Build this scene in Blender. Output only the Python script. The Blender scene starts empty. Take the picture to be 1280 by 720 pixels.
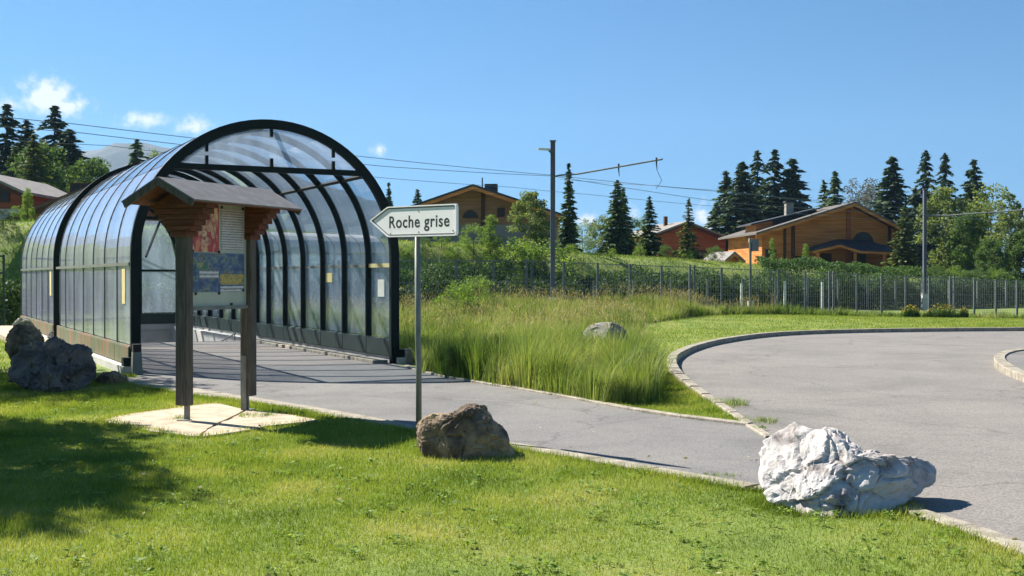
import bpy, math, random
import numpy as np
from mathutils import Vector, Matrix, noise as mnoise

random.seed(7)
RNG = np.random.default_rng(7)
SC = bpy.context.scene
COL = SC.collection
R = math.radians

# ------------------------------------------------------------------ camera
FPX = 1500.0                      # focal length in pixels of the 1280 px wide photograph
CAM_Z = 1.6
PITCH = math.atan(13.0 / FPX)     # slightly down
cam_d = bpy.data.cameras.new('camera')
cam_d.sensor_width = 36.0
cam_d.lens = FPX / 1280.0 * 36.0
cam_d.clip_end = 20000.0
cam_d.clip_start = 0.1
cam = bpy.data.objects.new('camera', cam_d)
cam.location = (0, 0, CAM_Z)
cam.rotation_euler = (R(90) - PITCH, 0, 0)
COL.objects.link(cam)
SC.camera = cam

# ------------------------------------------------------------------ sun, sky
SUN_EL, SUN_AZ = R(42.5), math.atan2(-0.81, 0.59)   # azimuth from +Y towards +X
sun_d = bpy.data.lights.new('sun', 'SUN')
sun_d.energy = 5.0
sun_d.angle = R(0.53)
sun_d.color = (1.0, 0.945, 0.86)
sun = bpy.data.objects.new('sun', sun_d)
to_sun = Vector((math.sin(SUN_AZ) * math.cos(SUN_EL), math.cos(SUN_AZ) * math.cos(SUN_EL), math.sin(SUN_EL)))
sun.rotation_euler = to_sun.to_track_quat('Z', 'Y').to_euler()
sun.location = (-30, 25, 40)
COL.objects.link(sun)

SKY_STRENGTH = 0.050
SKY_LIFT = 0.10
world = bpy.data.worlds.new('World')
SC.world = world
world.use_nodes = True
wn, wl = world.node_tree.nodes, world.node_tree.links
wn.clear()
w_out = wn.new('ShaderNodeOutputWorld')
w_bg = wn.new('ShaderNodeBackground')
w_sky = wn.new('ShaderNodeTexSky')
w_sky.sky_type = 'NISHITA'
w_sky.sun_disc = False
w_sky.sun_elevation = SUN_EL
w_sky.sun_rotation = SUN_AZ
w_sky.altitude = 900
w_sky.air_density = 1.3
w_sky.dust_density = 0.0
w_sky.ozone_density = 8.0
w_bg.inputs['Strength'].default_value = SKY_STRENGTH
w_hsv = wn.new('ShaderNodeHueSaturation')
w_hsv.inputs['Saturation'].default_value = 1.10
w_hsv.inputs['Hue'].default_value = 0.494
w_hsv.inputs['Value'].default_value = 0.97
wl.new(w_sky.outputs[0], w_hsv.inputs['Color'])
w_tc = wn.new('ShaderNodeTexCoord')
# look the sky up a little higher than the view, so that it stays blue down to the horizon (clear mountain air)
w_sep = wn.new('ShaderNodeSeparateXYZ'); w_com = wn.new('ShaderNodeCombineXYZ')
w_zm = wn.new('ShaderNodeMath'); w_zm.operation = 'MAXIMUM'; w_zm.inputs[1].default_value = 0.0
w_za = wn.new('ShaderNodeMath'); w_za.operation = 'MULTIPLY_ADD'; w_za.inputs[1].default_value = 0.95; w_za.inputs[2].default_value = SKY_LIFT
wl.new(w_tc.outputs['Generated'], w_sep.inputs[0]); wl.new(w_sep.outputs[2], w_zm.inputs[0]); wl.new(w_zm.outputs[0], w_za.inputs[0])
wl.new(w_sep.outputs[0], w_com.inputs[0]); wl.new(w_sep.outputs[1], w_com.inputs[1]); wl.new(w_za.outputs[0], w_com.inputs[2])
wl.new(w_com.outputs[0], w_sky.inputs['Vector'])
# white clouds low over the horizon, each a soft ellipse of directions broken up by noise
w_noise = wn.new('ShaderNodeTexNoise')
w_noise.inputs['Scale'].default_value = 95.0
w_noise.inputs['Detail'].default_value = 6.0
w_noise.inputs['Roughness'].default_value = 0.62
wl.new(w_tc.outputs['Generated'], w_noise.inputs['Vector'])


def px_dir(px, py):
    v = Vector(((px - 640) / FPX, 1.0, -(py - 360) / FPX))
    v.rotate(Matrix.Rotation(-PITCH, 4, 'X'))
    return v.normalized()


CLOUDS = [(58, 120, 34, 23, 1.0), (78, 132, 40, 12, .9), (12, 132, 26, 12, .7), (98, 131, 16, 10, .75), (178, 149, 38, 11, .75), (152, 155, 18, 7, .65),
          (243, 157, 26, 16, .8), (475, 187, 13, 9, .75), (876, 268, 17, 20, .85), (893, 280, 22, 12, .8), (793, 266, 10, 14, .6),
          (735, 274, 22, 11, .7), (770, 282, 60, 10, .35), (228, 170, 20, 6, .3), (1330, 262, 70, 22, .7), (-60, 128, 60, 26, .8)]
acc = None
for (cx, cy, rx, ry, st) in CLOUDS:
    d = px_dir(cx, cy)
    sub = wn.new('ShaderNodeVectorMath'); sub.operation = 'SUBTRACT'
    wl.new(w_tc.outputs['Generated'], sub.inputs[0]); sub.inputs[1].default_value = d
    mul = wn.new('ShaderNodeVectorMath'); mul.operation = 'MULTIPLY'
    wl.new(sub.outputs[0], mul.inputs[0]); mul.inputs[1].default_value = (FPX / rx, FPX / rx, FPX / ry)
    ln = wn.new('ShaderNodeVectorMath'); ln.operation = 'LENGTH'
    wl.new(mul.outputs[0], ln.inputs[0])
    m = wn.new('ShaderNodeMapRange')
    m.inputs['From Min'].default_value = 1.7; m.inputs['From Max'].default_value = 0.15
    m.inputs['To Min'].default_value = 0.0; m.inputs['To Max'].default_value = st
    wl.new(ln.outputs['Value'], m.inputs['Value'])
    if acc is None:
        acc = m.outputs[0]
    else:
        mx = wn.new('ShaderNodeMath'); mx.operation = 'MAXIMUM'
        wl.new(acc, mx.inputs[0]); wl.new(m.outputs[0], mx.inputs[1]); acc = mx.outputs[0]
w_n2 = wn.new('ShaderNodeMath'); w_n2.operation = 'MULTIPLY_ADD'
wl.new(w_noise.outputs[0], w_n2.inputs[0]); w_n2.inputs[1].default_value = 1.7; w_n2.inputs[2].default_value = -0.92
w_gate = wn.new('ShaderNodeMath'); w_gate.operation = 'ADD'
wl.new(acc, w_gate.inputs[0]); wl.new(w_n2.outputs[0], w_gate.inputs[1])
w_sm = wn.new('ShaderNodeMapRange'); w_sm.interpolation_type = 'SMOOTHSTEP'
w_sm.inputs['From Min'].default_value = 0.2; w_sm.inputs['From Max'].default_value = 0.85
wl.new(w_gate.outputs[0], w_sm.inputs['Value'])
w_lim = wn.new('ShaderNodeMath'); w_lim.operation = 'MULTIPLY'
wl.new(w_sm.outputs[0], w_lim.inputs[0]); wl.new(acc, w_lim.inputs[1])
w_lim2 = wn.new('ShaderNodeMath'); w_lim2.operation = 'MULTIPLY'; w_lim2.use_clamp = True
wl.new(w_lim.outputs[0], w_lim2.inputs[0]); w_lim2.inputs[1].default_value = 1.4
w_mix = wn.new('ShaderNodeMix'); w_mix.data_type = 'RGBA'
wl.new(w_lim2.outputs[0], w_mix.inputs['Factor'])
wl.new(w_hsv.outputs[0], w_mix.inputs[6])
w_mix.inputs[7].default_value = (7.9, 8.1, 8.4, 1)
wl.new(w_mix.outputs[2], w_bg.inputs['Color'])
wl.new(w_bg.outputs[0], w_out.inputs['Surface'])

SC.view_settings.view_transform = 'Standard'
SC.view_settings.look = 'None'
SC.view_settings.exposure = 1.33
SC.view_settings.gamma = 1.0
SC.view_settings.use_curve_mapping = False
SC.render.engine = 'CYCLES'
SC.cycles.max_bounces = 6
SC.cycles.diffuse_bounces = 3
SC.cycles.glossy_bounces = 3
SC.cycles.transmission_bounces = 4
SC.cycles.transparent_max_bounces = 24
SC.cycles.use_denoising = True


# ------------------------------------------------------------------ projection helpers
def at(px, py, d):
    """the point at distance d ahead of the camera seen at pixel px, py of the photograph"""
    v = Vector(((px - 640) / FPX, 1.0, -(py - 360) / FPX))
    v.rotate(Matrix.Rotation(-PITCH, 4, 'X'))
    v *= d / v.y
    return Vector((v.x, v.y, v.z + CAM_Z))


def G(px, py, z=0.0):
    v = Vector(((px - 640) / FPX, 1.0, -(py - 360) / FPX))
    v.rotate(Matrix.Rotation(-PITCH, 4, 'X'))
    k = (z - CAM_Z) / v.z
    return (v.x * k, v.y * k)


# ------------------------------------------------------------------ custom properties
def tag(o, label=None, cat=None, group=None, kind=None):
    if label: o['label'] = label
    if cat: o['category'] = cat
    if group: o['group'] = group
    if kind: o['kind'] = kind
    return o


def empty(name, loc=(0, 0, 0), rz=0.0, **kw):
    o = bpy.data.objects.new(name, None)
    o.empty_display_size = 0.3
    o.location = loc
    o.rotation_euler = (0, 0, rz)
    COL.objects.link(o)
    return tag(o, **kw)


def link(name, me, parent=None, **kw):
    o = bpy.data.objects.new(name, me)
    COL.objects.link(o)
    if parent is not None:
        o.parent = parent
    return tag(o, **kw)


# ------------------------------------------------------------------ materials
def shader(name):
    m = bpy.data.materials.new(name)
    m.use_nodes = True
    n = m.node_tree.nodes
    for x in list(n):
        if x.type != 'OUTPUT_MATERIAL':
            n.remove(x)
    return m, n, m.node_tree.links, [x for x in n if x.type == 'OUTPUT_MATERIAL'][0]


def ramp(n, stops):
    r = n.new('ShaderNodeValToRGB')
    e = r.color_ramp.elements
    while len(e) < len(stops):
        e.new(0.5)
    for i, (p, c) in enumerate(stops):
        e[i].position = p
        e[i].color = (c[0], c[1], c[2], 1)
    return r


def mat(name, stops, scale=4.0, rough=0.8, bump=0.0, bscale=None, detail=6.0, stretch=(1, 1, 1), spec=0.3, metal=0.0, gen=False, dist=0.02, distort=0.0):
    """noise-coloured principled material; stops = list of (position, rgb)"""
    m, n, l, out = shader(name)
    b = n.new('ShaderNodeBsdfPrincipled')
    tc = n.new('ShaderNodeTexCoord')
    mp = n.new('ShaderNodeMapping'); mp.inputs['Scale'].default_value = stretch
    l.new(tc.outputs['Object'], mp.inputs['Vector'])
    nz = n.new('ShaderNodeTexNoise'); nz.inputs['Scale'].default_value = scale
    nz.inputs['Detail'].default_value = detail; nz.inputs['Roughness'].default_value = 0.6; nz.inputs['Distortion'].default_value = distort
    l.new(mp.outputs[0], nz.inputs['Vector'])
    r = ramp(n, stops)
    l.new(nz.outputs[0], r.inputs[0])
    l.new(r.outputs[0], b.inputs['Base Color'])
    b.inputs['Roughness'].default_value = rough
    b.inputs['Specular IOR Level'].default_value = spec
    b.inputs['Metallic'].default_value = metal
    if bump:
        n2 = n.new('ShaderNodeTexNoise'); n2.inputs['Scale'].default_value = bscale or scale * 4
        n2.inputs['Detail'].default_value = 8
        l.new(mp.outputs[0], n2.inputs['Vector'])
        bp = n.new('ShaderNodeBump'); bp.inputs['Strength'].default_value = bump; bp.inputs['Distance'].default_value = dist
        l.new(n2.outputs[0], bp.inputs['Height']); l.new(bp.outputs[0], b.inputs['Normal'])
    l.new(b.outputs[0], out.inputs[0])
    return m


def leaf_mat(name, stops, trans=0.35, rough=0.6, patch=0.0, pstops=None):
    """foliage: one random colour per leaf, partly translucent"""
    m, n, l, out = shader(name)
    geo = n.new('ShaderNodeNewGeometry')
    r = ramp(n, stops)
    if patch:
        tc = n.new('ShaderNodeTexCoord')
        nz = n.new('ShaderNodeTexNoise'); nz.inputs['Scale'].default_value = patch; nz.inputs['Detail'].default_value = 3
        l.new(tc.outputs['Object'], nz.inputs['Vector'])
        ma = n.new('ShaderNodeMath'); ma.operation = 'MULTIPLY_ADD'; ma.inputs[1].default_value = 0.42
        l.new(geo.outputs['Random Per Island'], ma.inputs[0])
        mb = n.new('ShaderNodeMath'); mb.operation = 'MULTIPLY_ADD'; mb.inputs[1].default_value = 1.9; mb.inputs[2].default_value = -0.66
        l.new(nz.outputs[0], mb.inputs[0]); l.new(mb.outputs[0], ma.inputs[2])
        l.new(ma.outputs[0], r.inputs[0])
    else:
        l.new(geo.outputs['Random Per Island'], r.inputs[0])
    d = n.new('ShaderNodeBsdfPrincipled'); d.inputs['Roughness'].default_value = rough; d.inputs['Specular IOR Level'].default_value = 0.12
    t = n.new('ShaderNodeBsdfTranslucent')
    l.new(r.outputs[0], d.inputs['Base Color'])
    mul = n.new('ShaderNodeMix'); mul.data_type = 'RGBA'; mul.blend_type = 'MULTIPLY'; mul.inputs[0].default_value = 1.0
    l.new(r.outputs[0], mul.inputs[6]); mul.inputs[7].default_value = (1.5, 1.6, 0.7, 1)
    l.new(mul.outputs[2], t.inputs['Color'])
    mx = n.new('ShaderNodeMixShader'); mx.inputs[0].default_value = trans
    l.new(d.outputs[0], mx.inputs[1]); l.new(t.outputs[0], mx.inputs[2])
    l.new(mx.outputs[0], out.inputs[0])
    return m


def glass_mat(name, tint, haze_col, haze, streak=True, rough=0.08):
    """weathered acrylic sheet: clear, with fresnel reflection and a thin milky film"""
    m, n, l, out = shader(name)
    tr = n.new('ShaderNodeBsdfTransparent'); tr.inputs[0].default_value = (*tint, 1)
    gl = n.new('ShaderNodeBsdfGlossy'); gl.inputs['Roughness'].default_value = rough; gl.inputs[0].default_value = (0.95, 0.97, 1, 1)
    df = n.new('ShaderNodeBsdfDiffuse'); df.inputs[0].default_value = (*haze_col, 1)
    tl = n.new('ShaderNodeBsdfTranslucent'); tl.inputs[0].default_value = (*haze_col, 1)
    film = n.new('ShaderNodeMixShader'); film.inputs[0].default_value = 0.4
    l.new(df.outputs[0], film.inputs[1]); l.new(tl.outputs[0], film.inputs[2])
    tc = n.new('ShaderNodeTexCoord'); mp = n.new('ShaderNodeMapping'); mp.inputs['Scale'].default_value = (2.2, 2.2, 0.5)
    nz = n.new('ShaderNodeTexNoise'); nz.inputs['Scale'].default_value = 1.3; nz.inputs['Detail'].default_value = 7
    l.new(tc.outputs['Object'], mp.inputs[0]); l.new(mp.outputs[0], nz.inputs['Vector'])
    mr = n.new('ShaderNodeMapRange'); mr.inputs['From Min'].default_value = 0.35; mr.inputs['From Max'].default_value = 0.7
    mr.inputs['To Min'].default_value = haze * 0.65; mr.inputs['To Max'].default_value = haze * 1.35
    l.new(nz.outputs[0], mr.inputs[0])
    m1 = n.new('ShaderNodeMixShader')
    l.new(mr.outputs[0], m1.inputs[0]); l.new(tr.outputs[0], m1.inputs[1]); l.new(film.outputs[0], m1.inputs[2])
    lw = n.new('ShaderNodeLayerWeight'); lw.inputs[0].default_value = 0.5
    pw = n.new('ShaderNodeMath'); pw.operation = 'POWER'; pw.inputs[1].default_value = 3.4
    l.new(lw.outputs['Facing'], pw.inputs[0])
    fr = n.new('ShaderNodeMath'); fr.operation = 'MULTIPLY_ADD'; fr.inputs[1].default_value = 0.72; fr.inputs[2].default_value = 0.035
    l.new(pw.outputs[0], fr.inputs[0])
    bp = n.new('ShaderNodeBump'); bp.inputs['Strength'].default_value = 0.12; bp.inputs['Distance'].default_value = 0.03
    n2 = n.new('ShaderNodeTexNoise'); n2.inputs['Scale'].default_value = 1.6; n2.inputs['Detail'].default_value = 2
    l.new(tc.outputs['Object'], n2.inputs['Vector']); l.new(n2.outputs[0], bp.inputs['Height'])
    l.new(bp.outputs[0], gl.inputs['Normal'])
    m2 = n.new('ShaderNodeMixShader')
    l.new(fr.outputs[0], m2.inputs[0]); l.new(m1.outputs[0], m2.inputs[1]); l.new(gl.outputs[0], m2.inputs[2])
    l.new(m2.outputs[0], out.inputs[0])
    return m


def asphalt_mat(name, c_lo, c_hi, warm):
    m, n, l, out = shader(name)
    b = n.new('ShaderNodeBsdfPrincipled'); b.inputs['Roughness'].default_value = 0.9; b.inputs['Specular IOR Level'].default_value = 0.2
    tc = n.new('ShaderNodeTexCoord')
    big = n.new('ShaderNodeTexNoise'); big.inputs['Scale'].default_value = 0.55; big.inputs['Detail'].default_value = 10; big.inputs['Roughness'].default_value = 0.68; big.inputs['Distortion'].default_value = 0.7
    fine = n.new('ShaderNodeTexNoise'); fine.inputs['Scale'].default_value = 60; fine.inputs['Detail'].default_value = 4
    l.new(tc.outputs['Object'], big.inputs['Vector']); l.new(tc.outputs['Object'], fine.inputs['Vector'])
    r = ramp(n, [(0.3, c_lo), (0.52, c_hi), (0.72, warm)])
    l.new(big.outputs[0], r.inputs[0])
    r2 = ramp(n, [(0.32, (0.62, 0.62, 0.62)), (0.5, (0.98, 0.98, 0.98)), (0.72, (1.3, 1.28, 1.25))])
    l.new(fine.outputs[0], r2.inputs[0])
    mu = n.new('ShaderNodeMix'); mu.data_type = 'RGBA'; mu.blend_type = 'MULTIPLY'; mu.inputs[0].default_value = 1
    l.new(r.outputs[0], mu.inputs[6]); l.new(r2.outputs[0], mu.inputs[7])
    # cracks and old patch lines
    mp = n.new('ShaderNodeMapping'); mp.inputs['Rotation'].default_value = (0, 0, 0.6)
    l.new(tc.outputs['Object'], mp.inputs[0])
    dn = n.new('ShaderNodeTexNoise'); dn.inputs['Scale'].default_value = 1.4; dn.inputs['Detail'].default_value = 5
    l.new(mp.outputs[0], dn.inputs['Vector'])
    va = n.new('ShaderNodeVectorMath'); va.operation = 'MULTIPLY_ADD'; va.inputs[1].default_value = (0.9, 0.9, 0.9)
    l.new(dn.outputs['Color'], va.inputs[0]); l.new(mp.outputs[0], va.inputs[2])
    vo = n.new('ShaderNodeTexVoronoi'); vo.feature = 'DISTANCE_TO_EDGE'; vo.inputs['Scale'].default_value = 0.27
    l.new(va.outputs[0], vo.inputs['Vector'])
    cr = ramp(n, [(0.0, (0.62, 0.61, 0.6)), (0.0055, (0.85, 0.85, 0.85)), (0.009, (1, 1, 1))])
    l.new(vo.outputs['Distance'], cr.inputs[0])
    st = n.new('ShaderNodeTexNoise'); st.inputs['Scale'].default_value = 1.7; st.inputs['Detail'].default_value = 9; st.inputs['Roughness'].default_value = 0.72
    l.new(tc.outputs['Object'], st.inputs['Vector'])
    sr = ramp(n, [(0.30, (0.70, 0.69, 0.68)), (0.42, (1, 1, 1)), (0.66, (1, 1, 1)), (0.74, (1.12, 1.1, 1.07))])
    l.new(st.outputs[0], sr.inputs[0])
    mu1 = n.new('ShaderNodeMix'); mu1.data_type = 'RGBA'; mu1.blend_type = 'MULTIPLY'; mu1.inputs[0].default_value = 0.8
    l.new(mu.outputs[2], mu1.inputs[6]); l.new(sr.outputs[0], mu1.inputs[7])
    mu = mu1
    mu2 = n.new('ShaderNodeMix'); mu2.data_type = 'RGBA'; mu2.blend_type = 'MULTIPLY'; mu2.inputs[0].default_value = 0.75
    l.new(mu.outputs[2], mu2.inputs[6]); l.new(cr.outputs[0], mu2.inputs[7])
    l.new(mu2.outputs[2], b.inputs['Base Color'])
    bp = n.new('ShaderNodeBump'); bp.inputs['Strength'].default_value = 0.5; bp.inputs['Distance'].default_value = 0.008
    l.new(fine.outputs[0], bp.inputs['Height']); l.new(bp.outputs[0], b.inputs['Normal'])
    l.new(b.outputs[0], out.inputs[0])
    return m


M = {}
M['turf'] = mat('turf_soil', [(0.3, (0.11, 0.16, 0.025)), (0.5, (0.155, 0.205, 0.04)), (0.68, (0.22, 0.235, 0.07))], scale=0.9, rough=0.95, bump=0.6, bscale=40, detail=9)
M['path'] = asphalt_mat('path_asphalt', (0.135, 0.131, 0.125), (0.178, 0.172, 0.163), (0.215, 0.202, 0.184))
M['road'] = asphalt_mat('road_asphalt', (0.155, 0.145, 0.132), (0.205, 0.190, 0.173), (0.235, 0.215, 0.194))
M['floor'] = asphalt_mat('passage_floor', (0.20, 0.18, 0.16), (0.235, 0.21, 0.187), (0.26, 0.23, 0.20))
M['concrete'] = mat('pale_concrete', [(0.3, (0.28, 0.225, 0.155)), (0.5, (0.43, 0.355, 0.255)), (0.7, (0.52, 0.435, 0.32))], scale=5, rough=0.9, bump=0.4, bscale=50)
M['kerb'] = mat('kerb_concrete', [(0.3, (0.16, 0.14, 0.105)), (0.5, (0.28, 0.25, 0.195)), (0.7, (0.38, 0.34, 0.27))], scale=6, rough=0.9, bump=0.5, bscale=40)
M['wall_conc'] = mat('wall_concrete', [(0.3, (0.40, 0.39, 0.35)), (0.7, (0.58, 0.56, 0.52))], scale=2, rough=0.9, bump=0.2)
M['green_steel'] = mat('dark_green_steel', [(0.3, (0.003, 0.008, 0.007)), (0.7, (0.007, 0.015, 0.012))], scale=8, rough=0.55, spec=0.2)
M['beam'] = mat('green_beam_paint', [(0.3, (0.010, 0.024, 0.018)), (0.6, (0.02, 0.038, 0.03)), (0.75, (0.04, 0.055, 0.043))], scale=3, rough=0.5, spec=0.4)
M['beam_rust'] = mat('stained_beam_paint', [(0.3, (0.07, 0.10, 0.05)), (0.48, (0.14, 0.15, 0.08)), (0.6, (0.22, 0.13, 0.07)), (0.72, (0.33, 0.15, 0.09))], scale=2.2, rough=0.6, stretch=(1, 1, .35))
M['rail'] = mat('grey_rail', [(0.3, (0.13, 0.14, 0.12)), (0.7, (0.22, 0.225, 0.19))], scale=4, rough=0.5)
M['glass_side'] = glass_mat('side_glazing', (0.90, 0.945, 0.97), (0.66, 0.76, 0.90), 0.15)
M['glass_left'] = glass_mat('left_glazing', (0.90, 0.93, 0.97), (0.80, 0.84, 1.0), 0.33)
M['glass_top'] = glass_mat('roof_glazing', (0.92, 0.95, 0.98), (0.80, 0.86, 0.94), 0.11)
M['glass_front'] = glass_mat('front_glazing', (0.92, 0.95, 0.98), (0.70, 0.78, 0.88), 0.26)
M['window'] = mat('dark_window', [(0.3, (0.012, 0.014, 0.018)), (0.7, (0.03, 0.035, 0.04))], scale=1, rough=0.3, spec=0.25)
M['wood_grey'] = mat('weathered_wood', [(0.3, (0.058, 0.048, 0.036)), (0.5, (0.101, 0.087, 0.066)), (0.7, (0.156, 0.140, 0.109))], scale=14, rough=0.8, stretch=(3, 3, .25), bump=0.4, distort=.6)
M['wood_red'] = mat('brown_timber', [(0.3, (0.06, 0.02, 0.009)), (0.5, (0.125, 0.042, 0.017)), (0.7, (0.20, 0.072, 0.028))], scale=9, rough=0.7, stretch=(.3, 3, 3), bump=0.2, distort=.5)
M['shingle'] = mat('slate_grey_sheet', [(0.3, (0.13, 0.128, 0.122)), (0.5, (0.165, 0.16, 0.155)), (0.7, (0.21, 0.205, 0.195))], scale=7, rough=0.7, bump=0.2)
M['panel'] = mat('pale_board', [(0.3, (0.36, 0.40, 0.30)), (0.7, (0.46, 0.49, 0.38))], scale=2.5, rough=0.35, spec=0.4)
M['galv'] = mat('galvanised_steel', [(0.3, (0.13, 0.135, 0.12)), (0.5, (0.19, 0.195, 0.17)), (0.7, (0.26, 0.265, 0.235))], scale=16, rough=0.5, metal=0.35, stretch=(1, 1, .3))
M['galv_blue'] = mat('bluish_galvanised_steel', [(0.3, (0.10, 0.105, 0.15)), (0.7, (0.17, 0.175, 0.235))], scale=4, rough=0.55, metal=0.2, stretch=(1, 1, .2))
M['white_paint'] = mat('white_enamel', [(0.2, (0.70, 0.67, 0.63)), (0.36, (0.86, 0.85, 0.83)), (0.7, (0.9, 0.89, 0.88))], scale=9, rough=0.35, spec=0.5)
M['black_paint'] = mat('black_lettering', [(0.3, (0.015, 0.015, 0.015)), (0.7, (0.05, 0.05, 0.05))], scale=18, rough=0.5)
M['sign_rim'] = mat('sign_rim_metal', [(0.3, (0.42, 0.43, 0.43)), (0.7, (0.62, 0.62, 0.61))], scale=10, rough=0.4, metal=.2)
M['groove'] = mat('grey_sign_border', [(0.3, (0.10, 0.11, 0.12)), (0.7, (0.22, 0.23, 0.24))], scale=12, rough=0.5)
M['iron'] = mat('dark_iron', [(0.3, (0.02, 0.018, 0.016)), (0.7, (0.05, 0.04, 0.035))], scale=10, rough=0.6, metal=.3)
M['yellow'] = mat('yellow_paper', [(0.3, (0.60, 0.48, 0.16)), (0.7, (0.74, 0.66, 0.34))], scale=6, rough=0.7)
M['cream'] = mat('cream_paper', [(0.3, (0.58, 0.58, 0.48)), (0.7, (0.70, 0.69, 0.6))], scale=6, rough=0.7)
M['chalet_wood'] = mat('honey_log_wood', [(0.3, (0.32, 0.09, 0.02)), (0.5, (0.54, 0.185, 0.045)), (0.7, (0.68, 0.27, 0.075))], scale=1.6, rough=0.7, stretch=(.25, .25, 5), bump=.15)
M['chalet_red'] = mat('russet_log_wood', [(0.3, (0.20, 0.05, 0.02)), (0.5, (0.31, 0.082, 0.032)), (0.7, (0.40, 0.12, 0.045))], scale=1.6, rough=0.7, stretch=(.25, .25, 5))
M['chalet_tan'] = mat('tan_boarding', [(0.3, (0.25, 0.12, 0.058)), (0.5, (0.33, 0.165, 0.08)), (0.7, (0.40, 0.21, 0.105))], scale=1.6, rough=0.7, stretch=(.4, .4, 4))
M['dark_wood'] = mat('dark_beam_wood', [(0.3, (0.05, 0.02, 0.01)), (0.7, (0.10, 0.04, 0.018))], scale=5, rough=0.75)
M['plaster'] = mat('grey_plaster', [(0.3, (0.22, 0.20, 0.17)), (0.7, (0.31, 0.28, 0.24))], scale=1.2, rough=0.9)
M['pale_plaster'] = mat('pale_plaster', [(0.3, (0.46, 0.45, 0.43)), (0.7, (0.6, 0.58, 0.55))], scale=1.2, rough=0.9)
M['roof_grey'] = mat('grey_roofing', [(0.3, (0.16, 0.145, 0.13)), (0.5, (0.22, 0.20, 0.18)), (0.7, (0.28, 0.255, 0.23))], scale=1.8, rough=0.8, stretch=(1, 1, 1), bump=.2)
M['roof_log'] = mat('brown_grey_roofing', [(0.3, (0.085, 0.072, 0.062)), (0.5, (0.12, 0.105, 0.09)), (0.7, (0.16, 0.14, 0.12))], scale=1.8, rough=0.8, bump=.2)
M['roof_dark'] = mat('dark_roofing', [(0.3, (0.028, 0.034, 0.04)), (0.7, (0.055, 0.062, 0.07))], scale=1.5, rough=0.7)
M['roof_brown'] = mat('brown_roofing', [(0.3, (0.09, 0.05, 0.03)), (0.7, (0.16, 0.09, 0.055))], scale=1.5, rough=0.8)
M['bark'] = mat('bark', [(0.3, (0.05, 0.035, 0.025)), (0.7, (0.11, 0.085, 0.06))], scale=6, rough=0.9, stretch=(2, 2, .4), bump=.5)
M['bark_pale'] = mat('pale_bark', [(0.3, (0.16, 0.14, 0.12)), (0.7, (0.34, 0.31, 0.28))], scale=5, rough=0.9)
M['post_white'] = mat('white_post_paint', [(0.3, (0.55, 0.55, 0.52)), (0.7, (0.75, 0.74, 0.7))], scale=4, rough=0.6)
M['post_grey'] = mat('grey_concrete_post', [(0.3, (0.112, 0.124, 0.135)), (0.7, (0.180, 0.191, 0.199))], scale=3, rough=0.8)
M['wire'] = mat('wire_steel', [(0.3, (0.14, 0.155, 0.17)), (0.7, (0.2, 0.215, 0.23))], scale=3, rough=0.6)
M['fence_green'] = mat('fence_green_paint', [(0.3, (0.02, 0.045, 0.035)), (0.7, (0.04, 0.07, 0.055))], scale=3, rough=0.5)
M['mountain'] = mat('mountain_slope', [(0.35, (0.025, 0.045, 0.03)), (0.52, (0.05, 0.06, 0.045)), (0.68, (0.15, 0.15, 0.14))], scale=0.006, rough=0.95, detail=8)
M['blades'] = leaf_mat('lawn_blades', [(0.0, (0.09, 0.135, 0.018)), (0.3, (0.17, 0.225, 0.036)), (0.62, (0.255, 0.295, 0.058)), (0.82, (0.34, 0.34, 0.10)), (1.0, (0.44, 0.39, 0.17))], trans=0.3, patch=0.9)
M['meadow'] = leaf_mat('meadow_blades', [(0.0, (0.05, 0.10, 0.018)), (0.3, (0.13, 0.19, 0.038)), (0.65, (0.23, 0.275, 0.08)), (1.0, (0.40, 0.37, 0.18))], trans=0.32, patch=0.45)
M['seed'] = leaf_mat('seed_heads', [(0.0, (0.20, 0.17, 0.07)), (0.5, (0.34, 0.27, 0.14)), (1.0, (0.46, 0.40, 0.25))], trans=0.25)
M['conifer_dark'] = leaf_mat('dark_needles', [(0.0, (0.025, 0.047, 0.030)), (0.6, (0.064, 0.10, 0.056)), (1.0, (0.13, 0.175, 0.09))], trans=0.15)
M['conifer_mid'] = leaf_mat('green_needles', [(0.0, (0.040, 0.075, 0.032)), (0.6, (0.085, 0.135, 0.052)), (1.0, (0.15, 0.205, 0.08))], trans=0.2)
M['conifer_light'] = leaf_mat('olive_needles', [(0.0, (0.06, 0.085, 0.03)), (0.6, (0.11, 0.14, 0.05)), (1.0, (0.17, 0.20, 0.075))], trans=0.25)
M['leaf_bright'] = leaf_mat('bright_leaves', [(0.0, (0.085, 0.15, 0.028)), (0.5, (0.15, 0.23, 0.045)), (1.0, (0.25, 0.31, 0.075))], trans=0.35)
M['leaf_mid'] = leaf_mat('mid_leaves', [(0.0, (0.045, 0.085, 0.024)), (0.5, (0.08, 0.135, 0.04)), (1.0, (0.14, 0.20, 0.065))], trans=0.3)
M['leaf_olive'] = leaf_mat('olive_leaves', [(0.0, (0.085, 0.115, 0.04)), (0.5, (0.15, 0.19, 0.07)), (1.0, (0.24, 0.27, 0.11))], trans=0.35)
M['leaf_silver'] = leaf_mat('silver_leaves', [(0.0, (0.15, 0.20, 0.15)), (0.5, (0.24, 0.30, 0.22)), (1.0, (0.36, 0.42, 0.32))], trans=0.3)
M['leaf_dark'] = leaf_mat('dark_leaves', [(0.0, (0.02, 0.04, 0.016)), (0.6, (0.045, 0.08, 0.028)), (1.0, (0.09, 0.135, 0.045))], trans=0.25)
M['leaf_hedge'] = leaf_mat('hedge_leaves', [(0.0, (0.035, 0.07, 0.026)), (0.6, (0.075, 0.13, 0.04)), (1.0, (0.15, 0.22, 0.07))], trans=0.25, patch=0.35)
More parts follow.
